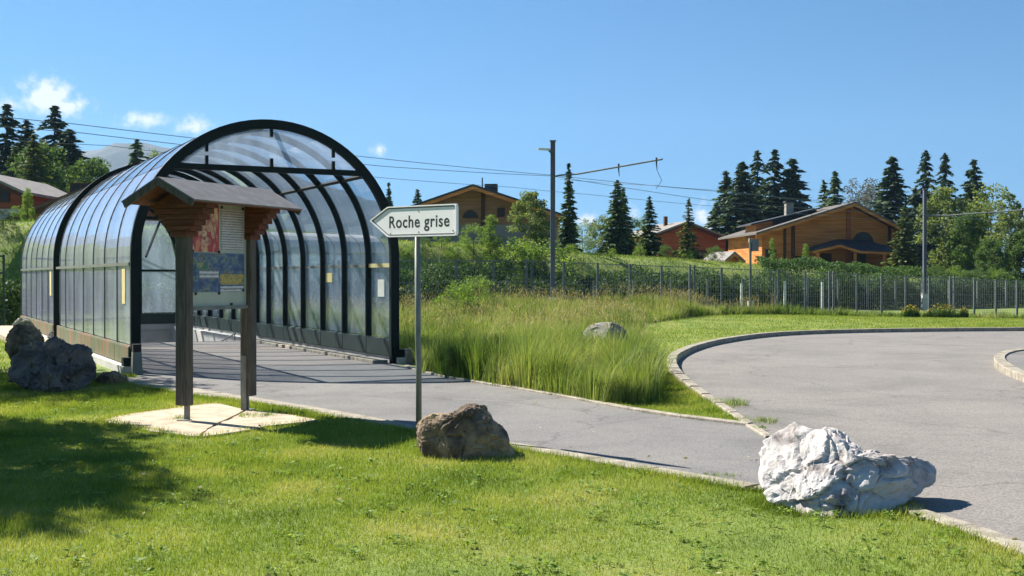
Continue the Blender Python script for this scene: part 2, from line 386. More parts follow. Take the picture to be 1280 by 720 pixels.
M['petals'] = leaf_mat('yellow_petals', [(0.0, (0.30, 0.20, 0.03)), (1.0, (0.48, 0.36, 0.06))], trans=0.25)
M['twigs'] = leaf_mat('grey_twigs', [(0.0, (0.10, 0.10, 0.085)), (1.0, (0.22, 0.22, 0.18))], trans=0.1)


# ------------------------------------------------------------------ mesh builder
class MB:
    def __init__(s):
        s.v, s.f, s.mi = [], [], []

    def add(s, verts, faces, mi=0):
        o = len(s.v)
        s.v.extend([tuple(p) for p in verts])
        s.f.extend([tuple(i + o for i in f) for f in faces])
        s.mi.extend([mi] * len(faces))
        return s

    def box(s, c, size, rot=None, mi=0, taper=1.0):
        hx, hy, hz = size[0] / 2, size[1] / 2, size[2] / 2
        vs = []
        for z in (-1, 1):
            k = taper if z > 0 else 1.0
            for x, y in ((-1, -1), (1, -1), (1, 1), (-1, 1)):
                p = Vector((x * hx * k, y * hy * k, z * hz))
                if rot is not None:
                    p = rot @ p
                vs.append((p.x + c[0], p.y + c[1], p.z + c[2]))
        return s.add(vs, [(0, 3, 2, 1), (4, 5, 6, 7), (0, 1, 5, 4), (1, 2, 6, 5), (2, 3, 7, 6), (3, 0, 4, 7)], mi)

    def bar(s, a, b, w, h, up=(0, 0, 1), mi=0):
        """rectangular bar from a to b; w across, h along up"""
        a, b = Vector(a), Vector(b)
        d = (b - a).normalized()
        upv = Vector(up)
        side = d.cross(upv)
        if side.length < 1e-5:
            side = Vector((1, 0, 0))
        side.normalize()
        u = side.cross(d).normalized()
        vs = []
        for p in (a, b):
            for i, j in ((-1, -1), (1, -1), (1, 1), (-1, 1)):
                vs.append(p + side * (w / 2 * i) + u * (h / 2 * j))
        return s.add(vs, [(0, 3, 2, 1), (4, 5, 6, 7), (0, 1, 5, 4), (1, 2, 6, 5), (2, 3, 7, 6), (3, 0, 4, 7)], mi)

    def tube(s, pts, r, n=8, mi=0, r1=None):
        pts = [Vector(p) for p in pts]
        vs, fs = [], []
        m = len(pts)
        ref = Vector((0.13, 0.21, 1)).normalized()
        for i, p in enumerate(pts):
            d = (pts[min(i + 1, m - 1)] - pts[max(i - 1, 0)]).normalized()
            a = d.cross(ref)
            if a.length < 0.05:
                a = d.cross(Vector((1, 0, 0)))
            a.normalize()
            b = d.cross(a)
            rr = r if r1 is None else r + (r1 - r) * i / (m - 1)
            if isinstance(r, (list, tuple)):
                rr = r[i]
            for k in range(n):
                t = 2 * math.pi * k / n
                vs.append(p + a * (rr * math.cos(t)) + b * (rr * math.sin(t)))
        for i in range(m - 1):
            for k in range(n):
                k2 = (k + 1) % n
                fs.append((i * n + k, i * n + k2, (i + 1) * n + k2, (i + 1) * n + k))
        fs.append(tuple(range(n - 1, -1, -1)))
        fs.append(tuple((m - 1) * n + k for k in range(n)))
        return s.add(vs, fs, mi)

    def prism(s, poly, z0, z1, mi=0):
        """poly in xy extruded in z"""
        n = len(poly)
        vs = [(p[0], p[1], z0) for p in poly] + [(p[0], p[1], z1) for p in poly]
        fs = [tuple(range(n - 1, -1, -1)), tuple(range(n, 2 * n))]
        fs += [(i, (i + 1) % n, n + (i + 1) % n, n + i) for i in range(n)]
        return s.add(vs, fs, mi)

    def plate(s, poly, y0, y1, mi=0):
        """poly in xz extruded in y"""
        n = len(poly)
        vs = [(p[0], y0, p[1]) for p in poly] + [(p[0], y1, p[1]) for p in poly]
        fs = [tuple(range(n)), tuple(range(2 * n - 1, n - 1, -1))]
        fs += [(i, n + i, n + (i + 1) % n, (i + 1) % n) for i in range(n)]
        return s.add(vs, fs, mi)

    def sweep(s, prof, y0, y1, mi=0, closed=True):
        """closed outline of (x, z) points swept along y, quads only (for curved shells)"""
        n = len(prof)
        vs = [(p[0], y0, p[1]) for p in prof] + [(p[0], y1, p[1]) for p in prof]
        h = n // 2
        fs = [(i, n + i, n + (i + 1) % n, (i + 1) % n) for i in range(n)]
        for i in range(h - 1):
            fs.append((i, i + 1, n - 2 - i, n - 1 - i))
            fs.append((n + i, 2 * n - 1 - i, 2 * n - 2 - i, n + i + 1))
        return s.add(vs, fs, mi)

    def mesh(s, name, mats, smooth=False, bevel=0):
        me = bpy.data.meshes.new(name)
        me.from_pydata(s.v, [], s.f)
        if not isinstance(mats, (list, tuple)):
            mats = [mats]
        for m in mats:
            me.materials.append(M[m] if isinstance(m, str) else m)
        if any(s.mi):
            me.polygons.foreach_set('material_index', s.mi)
        if smooth:
            me.shade_smooth()
        me.validate()
        me.update()
        return me

    def build(s, name, mats, parent=None, smooth=False, bevel=0, **kw):
        o = link(name, s.mesh(name, mats, smooth), parent, **kw)
        if bevel:
            b = o.modifiers.new('bevel', 'BEVEL'); b.width = bevel; b.segments = 2; b.limit_method = 'ANGLE'
        return o


def np_mesh(name, verts, faces_n, mat_, loops=None, smooth=False, mi=None):
    """verts (N,3); loops (F,k) index array"""
    me = bpy.data.meshes.new(name)
    v = np.ascontiguousarray(verts, dtype=np.float32)
    me.vertices.add(len(v)); me.vertices.foreach_set('co', v.ravel())
    lp = np.ascontiguousarray(loops, dtype=np.int32)
    nf, k = lp.shape
    me.loops.add(nf * k); me.loops.foreach_set('vertex_index', lp.ravel())
    me.polygons.add(nf)
    me.polygons.foreach_set('loop_start', np.arange(0, nf * k, k, dtype=np.int32))
    me.polygons.foreach_set('loop_total', np.full(nf, k, dtype=np.int32))
    mats = mat_ if isinstance(mat_, (list, tuple)) else [mat_]
    for m in mats:
        me.materials.append(M[m] if isinstance(m, str) else m)
    if mi is not None:
        me.polygons.foreach_set('material_index', mi)
    if smooth:
        me.polygons.foreach_set('use_smooth', np.ones(nf, dtype=bool))
    me.update(calc_edges=True)
    return me


def smoothstep(x, a, b):
    t = np.clip((x - a) / (b - a), 0, 1)
    return t * t * (3 - 2 * t)


def in_poly(x, y, poly):
    x = np.asarray(x, float); y = np.asarray(y, float)
    c = np.zeros(x.shape, bool)
    n = len(poly)
    for i in range(n):
        x1, y1 = poly[i]; x2, y2 = poly[(i + 1) % n]
        if y1 == y2:
            continue
        k = ((y1 > y) != (y2 > y)) & (x < (x2 - x1) * (y - y1) / (y2 - y1) + x1)
        c ^= k
    return c


# ------------------------------------------------------------------ the terrain's height
TH = math.atan2(2.2, 4.23)                      # direction of the canopy's front
UX, UY = math.cos(TH), math.sin(TH)
L0 = (-6.33, 20.0)
CW = 4.768                                      # canopy width
CLEN = 18.7                                     # canopy length
RAMP_T = 9.3                                    # where the passage starts to go down


def local_st(x, y):
    dx, dy = x - L0[0], y - L0[1]
    return dx * UX + dy * UY, -dx * UY + dy * UX


def fence_d(x):
    return 42.0 + (x + 3.8) * 0.567


HX = [-120, -40, -20, -8, 0, 15, 30, 50, 100, 300]
HD = [42, 43, 44.5, 58, 66, 76, 86, 93, 110, 150]


def hnoise(x, y):
    return 0.5 * np.sin(x * 0.9 + 1.3 * np.sin(y * 0.31)) * np.sin(y * 0.7 + 0.8 * np.sin(x * 0.43)) + 0.5 * np.sin(x * 0.37 - y * 0.23 + 1)


def H(x, y):
    x = np.asarray(x, float); y = np.asarray(y, float)
    s, t = local_st(x, y)
    fd = fence_d(x)
    hf = np.clip(0.39 - 0.0294 * x, -0.6, 0.8)
    e = smoothstep(s - CW, 0.6, 6.0)                       # only to the right of the canopy
    h = hf * smoothstep(y, 36.5, 45) * e
    hd = np.interp(x, HX, HD)
    low = -0.5
    h = h + (low - h) * smoothstep(y - fd, 1.0, 4.0) * np.where(s > -1.0, 1, 0)
    bank = np.clip(3.35 - 0.052 * x, 1.5, 4.0)
    k = smoothstep(y - hd, -1.5, 7.0)
    h = h + (bank - h) * k
    h = h + 0.02 * np.clip(y - 70, 0, 160) * np.clip(-(x + 5) / 20, 0, 1.0)
    h = h + hnoise(x * .5, y * .5) * 0.12 * smoothstep(y, 46, 60)
    return h


def Hs(x, y):
    return float(H(np.array([x]), np.array([y]))[0])


# ------------------------------------------------------------------ outlines on the ground
near_px = [(175, 474), (204, 481), (270, 492), (320, 499), (425, 516), (465, 524), (560, 543), (640, 556), (700, 566), (760, 577), (845, 592), (950, 610)]
NEAR = [G(*p) for p in near_px]
NEAR_R = [G(950, 610), G(1060, 621), G(1140, 631), G(1205, 655), G(1280, 683), G(1420, 735), (3.5, 4.6), (3.9, 1.0), (4.2, -6.0)]
FAR = [G(*p) for p in [(505, 459), (520, 465), (545, 471), (600, 481), (660, 490), (720, 501), (800, 517), (860, 525), (935, 534)]]
KRB = [G(*p) for p in [(968, 549), (945, 535), (925, 521), (905, 508), (880, 493), (860, 478), (848, 466), (845, 457), (849, 449), (868, 439), (900, 430), (960, 421), (1040, 417), (1160, 415), (1290, 414)]]
KRB += [(22, 36.2), (34, 36.6)]


def resample(pts, step):
    out = [pts[0]]
    P = [Vector((p[0], p[1])) for p in pts]
    L = [0]
    for a, b in zip(P, P[1:]):
        L.append(L[-1] + (b - a).length)
    n = max(2, int(round(L[-1] / step)))
    res = []
    for i in range(n + 1):
        d = L[-1] * i / n
        j = max(k for k in range(len(L)) if L[k] <= d + 1e-9)
        j = min(j, len(P) - 2)
        f = (d - L[j]) / max(1e-9, L[j + 1] - L[j])
        q = P[j].lerp(P[j + 1], f)
        res.append((q.x, q.y))
    return res


def smooth_line(pts, it=2):
    for _ in range(it):
        q = [pts[0]]
        for a, b in zip(pts, pts[1:]):
            q.append((a[0] * .75 + b[0] * .25, a[1] * .75 + b[1] * .25))
            q.append((a[0] * .25 + b[0] * .75, a[1] * .25 + b[1] * .75))
        q.append(pts[-1])
        pts = q
    return pts


NEAR_S, NEAR_RS, FAR_S, KRB_S = [smooth_line(p) for p in (NEAR, NEAR_R, FAR, KRB)]
tl = lambda s, t: (L0[0] + s * UX - t * UY, L0[1] + s * UY + t * UX)      # canopy local to world
PATH_POLY = [tl(0.05, 0.35)] + NEAR_S + [KRB[0]] + FAR_S[::-1] + [tl(CW - 0.05, 0.35)]
ROAD_POLY = NEAR_RS + [(40, -6.0), (40, 36.6)] + KRB_S[::-1]
PAD_POLY = [G(*p) for p in [(126, 527), (160, 519), (208, 513), (262, 505), (300, 508), (345, 516), (402, 527), (345, 533), (300, 541), (248, 549), (190, 540)]]
CANOPY_POLY = [tl(-0.75, -0.05), tl(CW + 0.35, -0.05), tl(CW + 0.35, CLEN + .5), tl(-0.75, CLEN + .5)]
HOLE_POLY = [tl(0.0, RAMP_T), tl(CW, RAMP_T), tl(CW, CLEN + .05), tl(0.0, CLEN + .05)]

# ------------------------------------------------------------------ ground
def axis(fine0, fine1, step, far):
    a = list(np.arange(fine0, fine1 + 1e-6, step))
    d, s = fine1, step
    while d < far:
        s = min(s * 1.25, 400); d += s; a.append(d)
    d, s = fine0, step
    while d > -far:
        s = min(s * 1.25, 400); d -= s; a.insert(0, d)
    return np.array(a)


gx = axis(-20, 30, 0.25, 3100)
gy = axis(4, 62, 0.25, 3100)
XX, YY = np.meshgrid(gx, gy)
ZZ = H(XX, YY)
nv = np.stack([XX.ravel(), YY.ravel(), ZZ.ravel()], 1)
ii, jj = np.meshgrid(np.arange(len(gx) - 1), np.arange(len(gy) - 1))
a0 = (jj * len(gx) + ii).ravel()
quads = np.stack([a0, a0 + 1, a0 + 1 + len(gx), a0 + len(gx)], 1)
cxy = nv[quads].mean(axis=1)
keep = ~in_poly(cxy[:, 0], cxy[:, 1], HOLE_POLY)
link('ground', np_mesh('ground', nv, None, 'turf', quads[keep], smooth=True), kind='structure')

path_o = MB().prism(PATH_POLY, -0.05, 0.012).build('path', 'path', kind='structure')
road_o = MB().prism(ROAD_POLY, -0.05, 0.008).build('road', 'road', kind='structure')


def strip_stones(pts, width, z0, z1f, step, parent, name, mname, side=1, gap=0.007, jit=0.003):
    """a row of separate kerb stones along a line; width(i/n) to one side of it"""
    rs = resample(pts, step)
    n = len(rs) - 1
    P = [Vector((p[0], p[1])) for p in rs]
    N = []
    for i in range(n + 1):
        d = (P[min(i + 1, n)] - P[max(i - 1, 0)]).normalized()
        N.append(Vector((-d.y, d.x)) * side)
    for i in range(n):
        w0, w1 = width(i / n), width((i + 1) / n)
        a, b = P[i], P[i + 1]
        d = (b - a).normalized() * gap / 2
        a2, b2 = a + d, b - d
        dz = random.uniform(-jit, jit)
        z1 = z1f(i / n) if callable(z1f) else z1f
        o = random.uniform(-jit, jit)
        na, nb = N[i] * (w0 + o), N[i + 1] * (w1 + o)
        c = min(0.012, w0 * .2)
        q = [a2, b2, b2 + nb, a2 + na]
        qi = [a2 + N[i] * c + d, b2 + N[i + 1] * c - d, b2 + nb - N[i + 1] * c - d, a2 + na - N[i] * c + d]
        if (q[1] - q[0]).cross(q[3] - q[0]) < 0:
            q = q[::-1]; qi = qi[::-1]
        vs = [(p.x, p.y, z0) for p in q] + [(p.x, p.y, z1 + dz - c) for p in q] + [(p.x, p.y, z1 + dz) for p in qi]
        mb = MB().add(vs, [(3, 2, 1, 0), (0, 1, 5, 4), (1, 2, 6, 5), (2, 3, 7, 6), (3, 0, 4, 7), (4, 5, 9, 8), (5, 6, 10, 9), (6, 7, 11, 10), (7, 4, 8, 11), (8, 9, 10, 11)])
        mb.build(name, mname, parent)


strip_stones(NEAR_S, lambda f: 0.52 - 0.34 * min(1, f * 1.35), -0.05, 0.03, 1.0, path_o, 'kerb_stone', 'kerb', side=-1)
strip_stones(FAR_S, lambda f: 0.09, -0.05, 0.045, 1.0, path_o, 'kerb_stone', 'kerb', side=1)
strip_stones(NEAR_RS, lambda f: 0.16, -0.05, 0.03, 1.0, road_o, 'kerb_stone', 'kerb', side=-1)
strip_stones(KRB_S, lambda f: 0.09 + 0.11 * min(1, f * 4), -0.05, lambda f: 0.035 + 0.085 * min(1, f * 5), 1.0, road_o, 'kerb_stone', 'kerb', side=1)

# traffic island on the right edge
isl_px = [(1330, 444), (1290, 443), (1268, 446), (1257, 451), (1256, 457), (1264, 465), (1282, 474), (1340, 492), (1420, 505)]
ISL = smooth_line([G(*p) for p in isl_px])
isl = MB().prism(ISL + [G(1500, 470)], -0.03, 0.10).build('traffic_island', 'path', kind='structure')
strip_stones(ISL, lambda f: 0.2, -0.05, 0.13, 0.8, isl, 'kerb_stone', 'kerb', side=-1)

# ------------------------------------------------------------------ concrete pad under the board
pad = empty('concrete_pad', (*G(240, 525), 0), kind='structure')
cpx, cpy = G(240, 525)


def pad_piece(pxs):
    q = [G(*p) for p in pxs]
    q = resample(q + [q[0]], .16)[:-1]
    MB().prism([(p[0] - cpx + random.uniform(-.018, .018), p[1] - cpy + random.uniform(-.018, .018)) for p in q], -0.06, 0.02 + random.uniform(0, .008)).build('slab', 'concrete', pad, bevel=0.006)


pad_piece([(126, 527), (160, 519), (208, 513), (268, 505), (308, 514), (262, 536), (248, 548.5), (190, 541)])
pad_piece([(264.5, 536.5), (310, 514.5), (345, 517), (402, 527.5), (345, 533), (300, 541), (251, 548.5)])


# ------------------------------------------------------------------ glazed canopy over the way down
PR = CW / 2
SPR = 1.975
RAIL_Z = 1.83
SILL_Z = 0.46


def arc_pts(r, a0, a1, n, cz=SPR):
    return [(PR + r * math.cos(a0 + (a1 - a0) * i / n), cz + r * math.sin(a0 + (a1 - a0) * i / n)) for i in range(n + 1)]


def shell(ro, ri, z_lo_r, z_lo_l, a0, a1, n, legs=True, cz=SPR):
    """outline ring: outer line forward, inner line backward"""
    o = arc_pts(ro, a0, a1, n, cz); i = arc_pts(ri, a0, a1, n, cz)
    if z_lo_r is not None:
        o = [(PR + ro, z_lo_r)] + o; i = [(PR + ri, z_lo_r)] + i
    if z_lo_l is not None:
        o = o + [(PR - ro, z_lo_l)]; i = i + [(PR - ri, z_lo_l)]
    return o + i[::-1]


canopy = empty('glazed_canopy', (L0[0], L0[1], 0), TH, label='long barrel-vaulted glass canopy on dark green steel arches over the walkway', cat='canopy')


def rib(t, depth_out, depth_in, wid, z0=0.05, cz=SPR, name='arch_rib', m='green_steel'):
    MB().sweep(shell(PR + depth_out, PR - depth_in, z0, z0, 0, math.pi, 40, cz=cz), t - wid / 2, t + wid / 2).build(name, m, canopy)


rib(0.06, 0.02, 0.14, 0.10, z0=-0.02, name='front_arch')
bays1 = [0.06 + (9.75 - 0.06) * i / 7 for i in range(8)]
for t in bays1[1:7]:
    rib(t, 0.016, 0.105, 0.05, z0=SILL_Z)
rib(9.4, 0.016, 0.105, 0.05, z0=SILL_Z)
rib(10.05, 0.08, 0.05, 0.10, z0=-0.02, cz=SPR + 0.04, name='middle_arch')
bays2 = [10.45 + (18.55 - 10.45) * i / 6 for i in range(7)]
for t in bays2[:-1]:
    rib(t, 0.016, 0.10, 0.05, z0=SILL_Z)
rib(18.6, 0.02, 0.13, 0.12, z0=-0.02, name='rear_arch')
bays1[7] = 9.4

AR = math.asin((3.5 - SPR) / PR)      # angle of the side purlins


def bay(t0, t1):
    w0, w1 = t0 + 0.03, t1 - 0.03
    g = 0.012
    n = 10
    # right and left lower panes
    for sx in (0, CW):
        MB().box((sx, (w0 + w1) / 2, (SILL_Z + RAIL_Z) / 2), (g, w1 - w0, RAIL_Z - SILL_Z - 0.04)).build('lower_pane', 'glass_side' if sx else 'glass_left', canopy)
    # curved panes: right side, top right, top left, left side
    q = 0.02 / PR
    for (a0, a1, lo, side) in ((0, AR - q, RAIL_Z + 0.02, 'r'), (AR + q, math.pi / 2 - q, None, ''), (math.pi / 2 + q, math.pi - AR - q, None, ''), (math.pi - AR + q, math.pi, RAIL_Z + 0.02, 'l')):
        pr = shell(PR + g / 2, PR - g / 2, lo if side == 'r' else None, lo if side == 'l' else None, a0, a1, n)
        MB().sweep(pr, w0, w1).build('curved_pane', {'r': 'glass_side', 'l': 'glass_left', '': 'glass_top'}[side], canopy, smooth=False)


for b in (bays1, bays2):
    for t0, t1 in zip(b, b[1:]):
        bay(t0, t1)

for (y0, y1) in ((0.13, 9.9), (10.3, 18.5)):
    for sx, sgn in ((0, -1), (CW, 1)):
        MB().box((sx + sgn * 0.012, (y0 + y1) / 2, RAIL_Z), (0.05, y1 - y0, 0.055)).build('side_rail', 'rail', canopy)
        MB().box((sx - sgn * 0.02, (y0 + y1) / 2, SILL_Z - 0.17), (0.09, y1 - y0, 0.33)).build('sill_beam', 'beam_rust' if sx == 0 else 'beam', canopy)
    for a in (AR, math.pi / 2, math.pi - AR):
        c = (PR + (PR - 0.045) * math.cos(a), SPR + (PR - 0.045) * math.sin(a))
        MB().box((c[0], (y0 + y1) / 2, c[1]), (0.06, y1 - y0, 0.07), rot=Matrix.Rotation(-(a - math.pi / 2), 3, 'Y')).build('purlin', 'green_steel', canopy)
# cover lips of the lower beam, one per bay
for b in (bays1, bays2):
    for t0, t1 in zip(b, b[1:]):
        MB().box((CW - 0.085, (t0 + t1) / 2, SILL_Z - 0.17), (0.02, t1 - t0 - 0.03, 0.30)).build('beam_cover', 'beam', canopy)
        MB().box((-0.045, (t0 + t1) / 2, SILL_Z - 0.17), (0.02, t1 - t0 - 0.03, 0.30)).build('beam_cover', 'beam_rust', canopy)
# the glazed tympanum above the tie
tie_half = PR * math.cos(AR)
MB().box((PR, 0.06, 3.5), (2 * tie_half - 0.1, 0.08, 0.10)).build('tie_beam', 'green_steel', canopy)
MB().box((PR, 18.6, 3.5), (2 * tie_half - 0.1, 0.08, 0.10)).build('tie_beam', 'green_steel', canopy)
tymp = arc_pts(PR - 0.16, AR + 0.05, math.pi - AR - 0.05, 24)
MB().plate([(p[0], p[1]) for p in tymp], 0.055, 0.067).build('front_pane', 'glass_front', canopy)
for fx in (-0.62, 0.0, 0.62):
    x = PR + fx * tie_half
    zt = SPR + math.sqrt((PR - 0.16) ** 2 - (x - PR) ** 2)
    MB().box((x, 0.03, 3.5 + 0.12), (0.05, 0.05, 0.15)).build('pane_clip', 'green_steel', canopy)
    MB().box((x, 0.03, zt - 0.05), (0.05, 0.05, 0.15)).build('pane_clip', 'green_steel', canopy)
# rear glazing
xs_ = np.linspace(0.12, CW - 0.12, 5)
for x0, x1 in zip(xs_, xs_[1:]):
    MB().box(((x0 + x1) / 2, 18.6, (SILL_Z + RAIL_Z) / 2), (x1 - x0 - 0.05, 0.012, RAIL_Z - SILL_Z - 0.05)).build('lower_pane', 'glass_side', canopy)
    k = 6
    top = [(x0 + 0.025 + (x1 - x0 - 0.05) * i / k) for i in range(k + 1)]
    zt = [SPR + math.sqrt(max(0.0, (PR - 0.14) ** 2 - (x - PR) ** 2)) for x in top]
    poly = [(top[0], RAIL_Z + 0.03), (top[-1], RAIL_Z + 0.03)] + [(a, min(b, 3.43)) for a, b in zip(top[::-1], zt[::-1])]
    MB().plate(poly, 18.594, 18.606).build('rear_pane', 'glass_side', canopy)
for x in xs_[1:-1]:
    MB().box((x, 18.6, (SILL_Z + 3.45) / 2), (0.05, 0.06, 3.45 - SILL_Z)).build('mullion', 'green_steel', canopy)
MB().box((PR, 18.6, RAIL_Z), (CW - 0.2, 0.06, 0.055)).build('rear_rail', 'green_steel', canopy)
MB().box((PR, 18.58, SILL_Z - 0.17), (CW - 0.1, 0.1, 0.33)).build('sill_beam', 'beam', canopy)
# corner braces under the front
MB().bar((0.25, 0.15, 1.95), (0.75, 1.2, 2.75), 0.03, 0.03).build('brace', 'green_steel', canopy)
# fixing plates of the front arch
for sx in (-0.03, CW + 0.03):
    MB().box((sx, 0.06, 0.12), (0.24, 0.22, 0.3)).build('foot_plate', 'green_steel', canopy)
# stickers on the panes
for (sx, t, z, w, h, mt) in ((-0.014, 0.75, 1.45, 0.30, 0.60, 'yellow'), (-0.014, 11.2, 1.45, 0.30, 0.60, 'yellow'), (CW - 0.014, 0.85, 1.40, 0.34, 0.33, 'cream'), (CW - 0.014, 3.9, 1.60, 0.4, 0.2, 'yellow')):
    MB().box((sx, t, z), (0.004, w, h)).build('sticker', mt, canopy)
MB().box((CW - 0.04, 0.85, RAIL_Z + .002), (0.02, 1.2, 0.075)).build('rail_tape', 'yellow', canopy)
# concrete: outer footing and the walls of the ramp
foot = MB()
foot.box((-0.06, 9.3, 0.03), (0.24, 18.8, 0.19))
foot.box((CW + 0.06, 9.3, 0.03), (0.24, 18.8, 0.19))
foot.box((PR, 18.66, 0.03), (CW - 0.2, 0.2, 0.19))
foot.build('footing', 'wall_conc', canopy)
MB().box((-0.62, 12.2, 0.06), (0.86, 13.2, 0.16)).build('apron_slab', 'concrete', canopy)
for i in range(18):
    y0 = 0.15 + i * 0.52
    if y0 > 9.0: break
    MB().box((CW - 0.30, y0 + 0.25, 0.03), (0.30, 0.50, 0.09)).build('kerb_stone', 'kerb', canopy, bevel=0.01)
MB().box((-0.0, -0.38, 0.17), (0.17, 0.17, 0.42), taper=.8).build('stub_post', 'rail', canopy)
MB().box((-0.0, -0.38, 0.44), (0.13, 0.13, 0.14)).build('stub_cap', 'iron', canopy)
MB().box((CW + 0.16, -0.1, 0.12), (0.13, 0.13, 0.34), taper=.85).build('stub_post', 'kerb', canopy)

# passage floor and ramp
pf = MB()
pf.box((PR, RAMP_T / 2 + .17, -0.02), (CW - 0.12, RAMP_T - .34, 0.07))
pf_o = empty('passage_floor', (L0[0], L0[1], 0), TH, kind='structure')
pf.build('upper_floor', 'floor', pf_o)
rb = MB()
rb.add([(0.06, RAMP_T, 0.015), (CW - 0.06, RAMP_T, 0.015), (CW - 0.06, CLEN + 1, -1.75), (0.06, CLEN + 1, -1.75), (0.06, RAMP_T, -0.3), (CW - 0.06, RAMP_T, -0.3), (CW - 0.06, CLEN + 1, -2.0), (0.06, CLEN + 1, -2.0)],
       [(0, 1, 2, 3), (7, 6, 5, 4), (0, 4, 5, 1), (1, 5, 6, 2), (2, 6, 7, 3), (3, 7, 4, 0)])
rb.build('ramp', 'floor', pf_o)
rw = empty('ramp_walls', (L0[0], L0[1], 0), TH, kind='structure')
MB().box((-0.03, 14.1, -1.0), (0.30, 9.7, 1.92)).build('left_wall', 'wall_conc', rw)
MB().box((CW - 0.12, 14.1, -1.0), (0.36, 9.7, 2.1)).build('right_wall', 'wall_conc', rw)
MB().box((PR, 18.75, -1.0), (CW - 0.4, 0.3, 1.92)).build('end_wall', 'wall_conc', rw)
# ramp handrail
hr = empty('ramp_handrail', (*tl(1.35, 9.9), 0), TH, label='slim dark steel handrail at the head of the ramp inside the canopy', cat='handrail')
MB().tube([(0, 0, -0.1), (0, 0, 1.22)], 0.022).build('upright', 'iron', hr)
MB().tube([(0, 0, 1.22), (-0.05, -0.05, 1.24), (-0.42, 0.2, 0.5), (-0.62, 0.35, 0.02)], 0.02).build('rail', 'galv', hr)
for i in range(5):
    g_o = MB().tube([(0, 0, -0.5), (0, 0, 0.42)], 0.014)
    pz = tl(CW - 0.36, 10.6 + i * 0.9)
hr2 = empty('side_handrail', (*tl(CW - 0.42, 10.2), 0), TH, label='low grey handrail along the right wall of the ramp', cat='handrail')
for i in range(6):
    MB().tube([(0, i * 1.2, -0.22 - i * .22), (0, i * 1.2, 0.14 - i * 0.22)], 0.014).build('upright', 'galv', hr2)
MB().tube([(0, -0.05, 0.15), (0, 6.1, 0.14 - 6 * .183)], 0.02).build('rail', 'galv', hr2)


# ------------------------------------------------------------------ notice board with a little roof
NB = (-3.62, 13.25)
NBR = math.atan2(-0.4, 0.92)
nb = empty('notice_board', (NB[0], NB[1], 0.02), NBR, label='wooden notice board on two posts under a small grey gabled roof', cat='notice board')
NBL = 1.18
for yy in (0, NBL):
    MB().box((0, yy, 1.25), (0.15, 0.12, 2.16)).build('post', 'wood_grey', nb, bevel=0.006)
    ft = MB()
    ft.box((0, yy + 0.045 if yy == 0 else yy - 0.045, 0.08), (0.075, 0.012, 0.26)); ft.box((0, yy, 0.004), (0.12, 0.12, 0.012))
    ft.build('post_foot', 'galv', nb)
# a galvanised strap bolted low on the far post
MB().box((-0.02, NBL - 0.066, 0.32), (0.08, 0.012, 0.66)).build('strap', 'galv', nb)
# stepped corbels carrying the roof
for yy in (0, NBL):
    for k in range(6):
        w = 0.22 + 0.112 * k
        z = 2.03 + 0.062 * k
        top = 2.62 - 0.5 * (w / 2) - 0.035
        if z + 0.06 > top:
            z1 = top
        else:
            z1 = z + 0.0615
        MB().box((0, yy, (z + z1) / 2), (w, 0.20, max(0.02, z1 - z - 0.002)),).build('corbel_board', 'wood_red', nb, bevel=0.006)
    MB().plate([(-0.34, 2.385), (0.34, 2.385), (0.0, 2.575)], yy - 0.09, yy + 0.09).build('gable_block', 'wood_red', nb)
# roof: two slopes of thin sheet over boards
y0, y1 = -0.44, NBL + 0.42
ang = math.atan2(0.24, 0.46)
for sg in (-1, 1):
    cx = sg * 0.245
    cz = 2.655 - 0.5 * 0.245 * 2 * math.tan(ang) + 0.0
    rot = Matrix.Rotation(sg * ang, 3, 'Y')
    MB().box((cx, (y0 + y1) / 2, cz), (0.545, y1 - y0, 0.018), rot=rot).build('roof_sheet', 'shingle', nb)
    nrm = rot @ Vector((0, 0, 1))
    for k in range(4):
        off = (k - 1.5) * 0.13
        p = Vector((cx, (y0 + y1) / 2, cz)) + (rot @ Vector((off, 0, 0))) - nrm * 0.022
        MB().box(p, (0.125, y1 - y0 - 0.02, 0.02), rot=rot).build('roof_board', 'wood_red', nb)
    for yy in (y0 + 0.012, y1 - 0.012):
        p = Vector((cx, yy, cz)) - nrm * 0.045
        MB().box(p, (0.53, 0.026, 0.062), rot=rot).build('barge_board', 'wood_grey', nb)
# the panel and what is pinned to it, on the side facing the path
MB().box((0.0, NBL / 2, 1.84), (0.035, NBL - 0.13, 1.17)).build('panel', 'panel', nb)
MB().box((0.02, NBL / 2, 1.235), (0.05, NBL - 0.13, 0.04)).build('ledge', 'rail', nb)


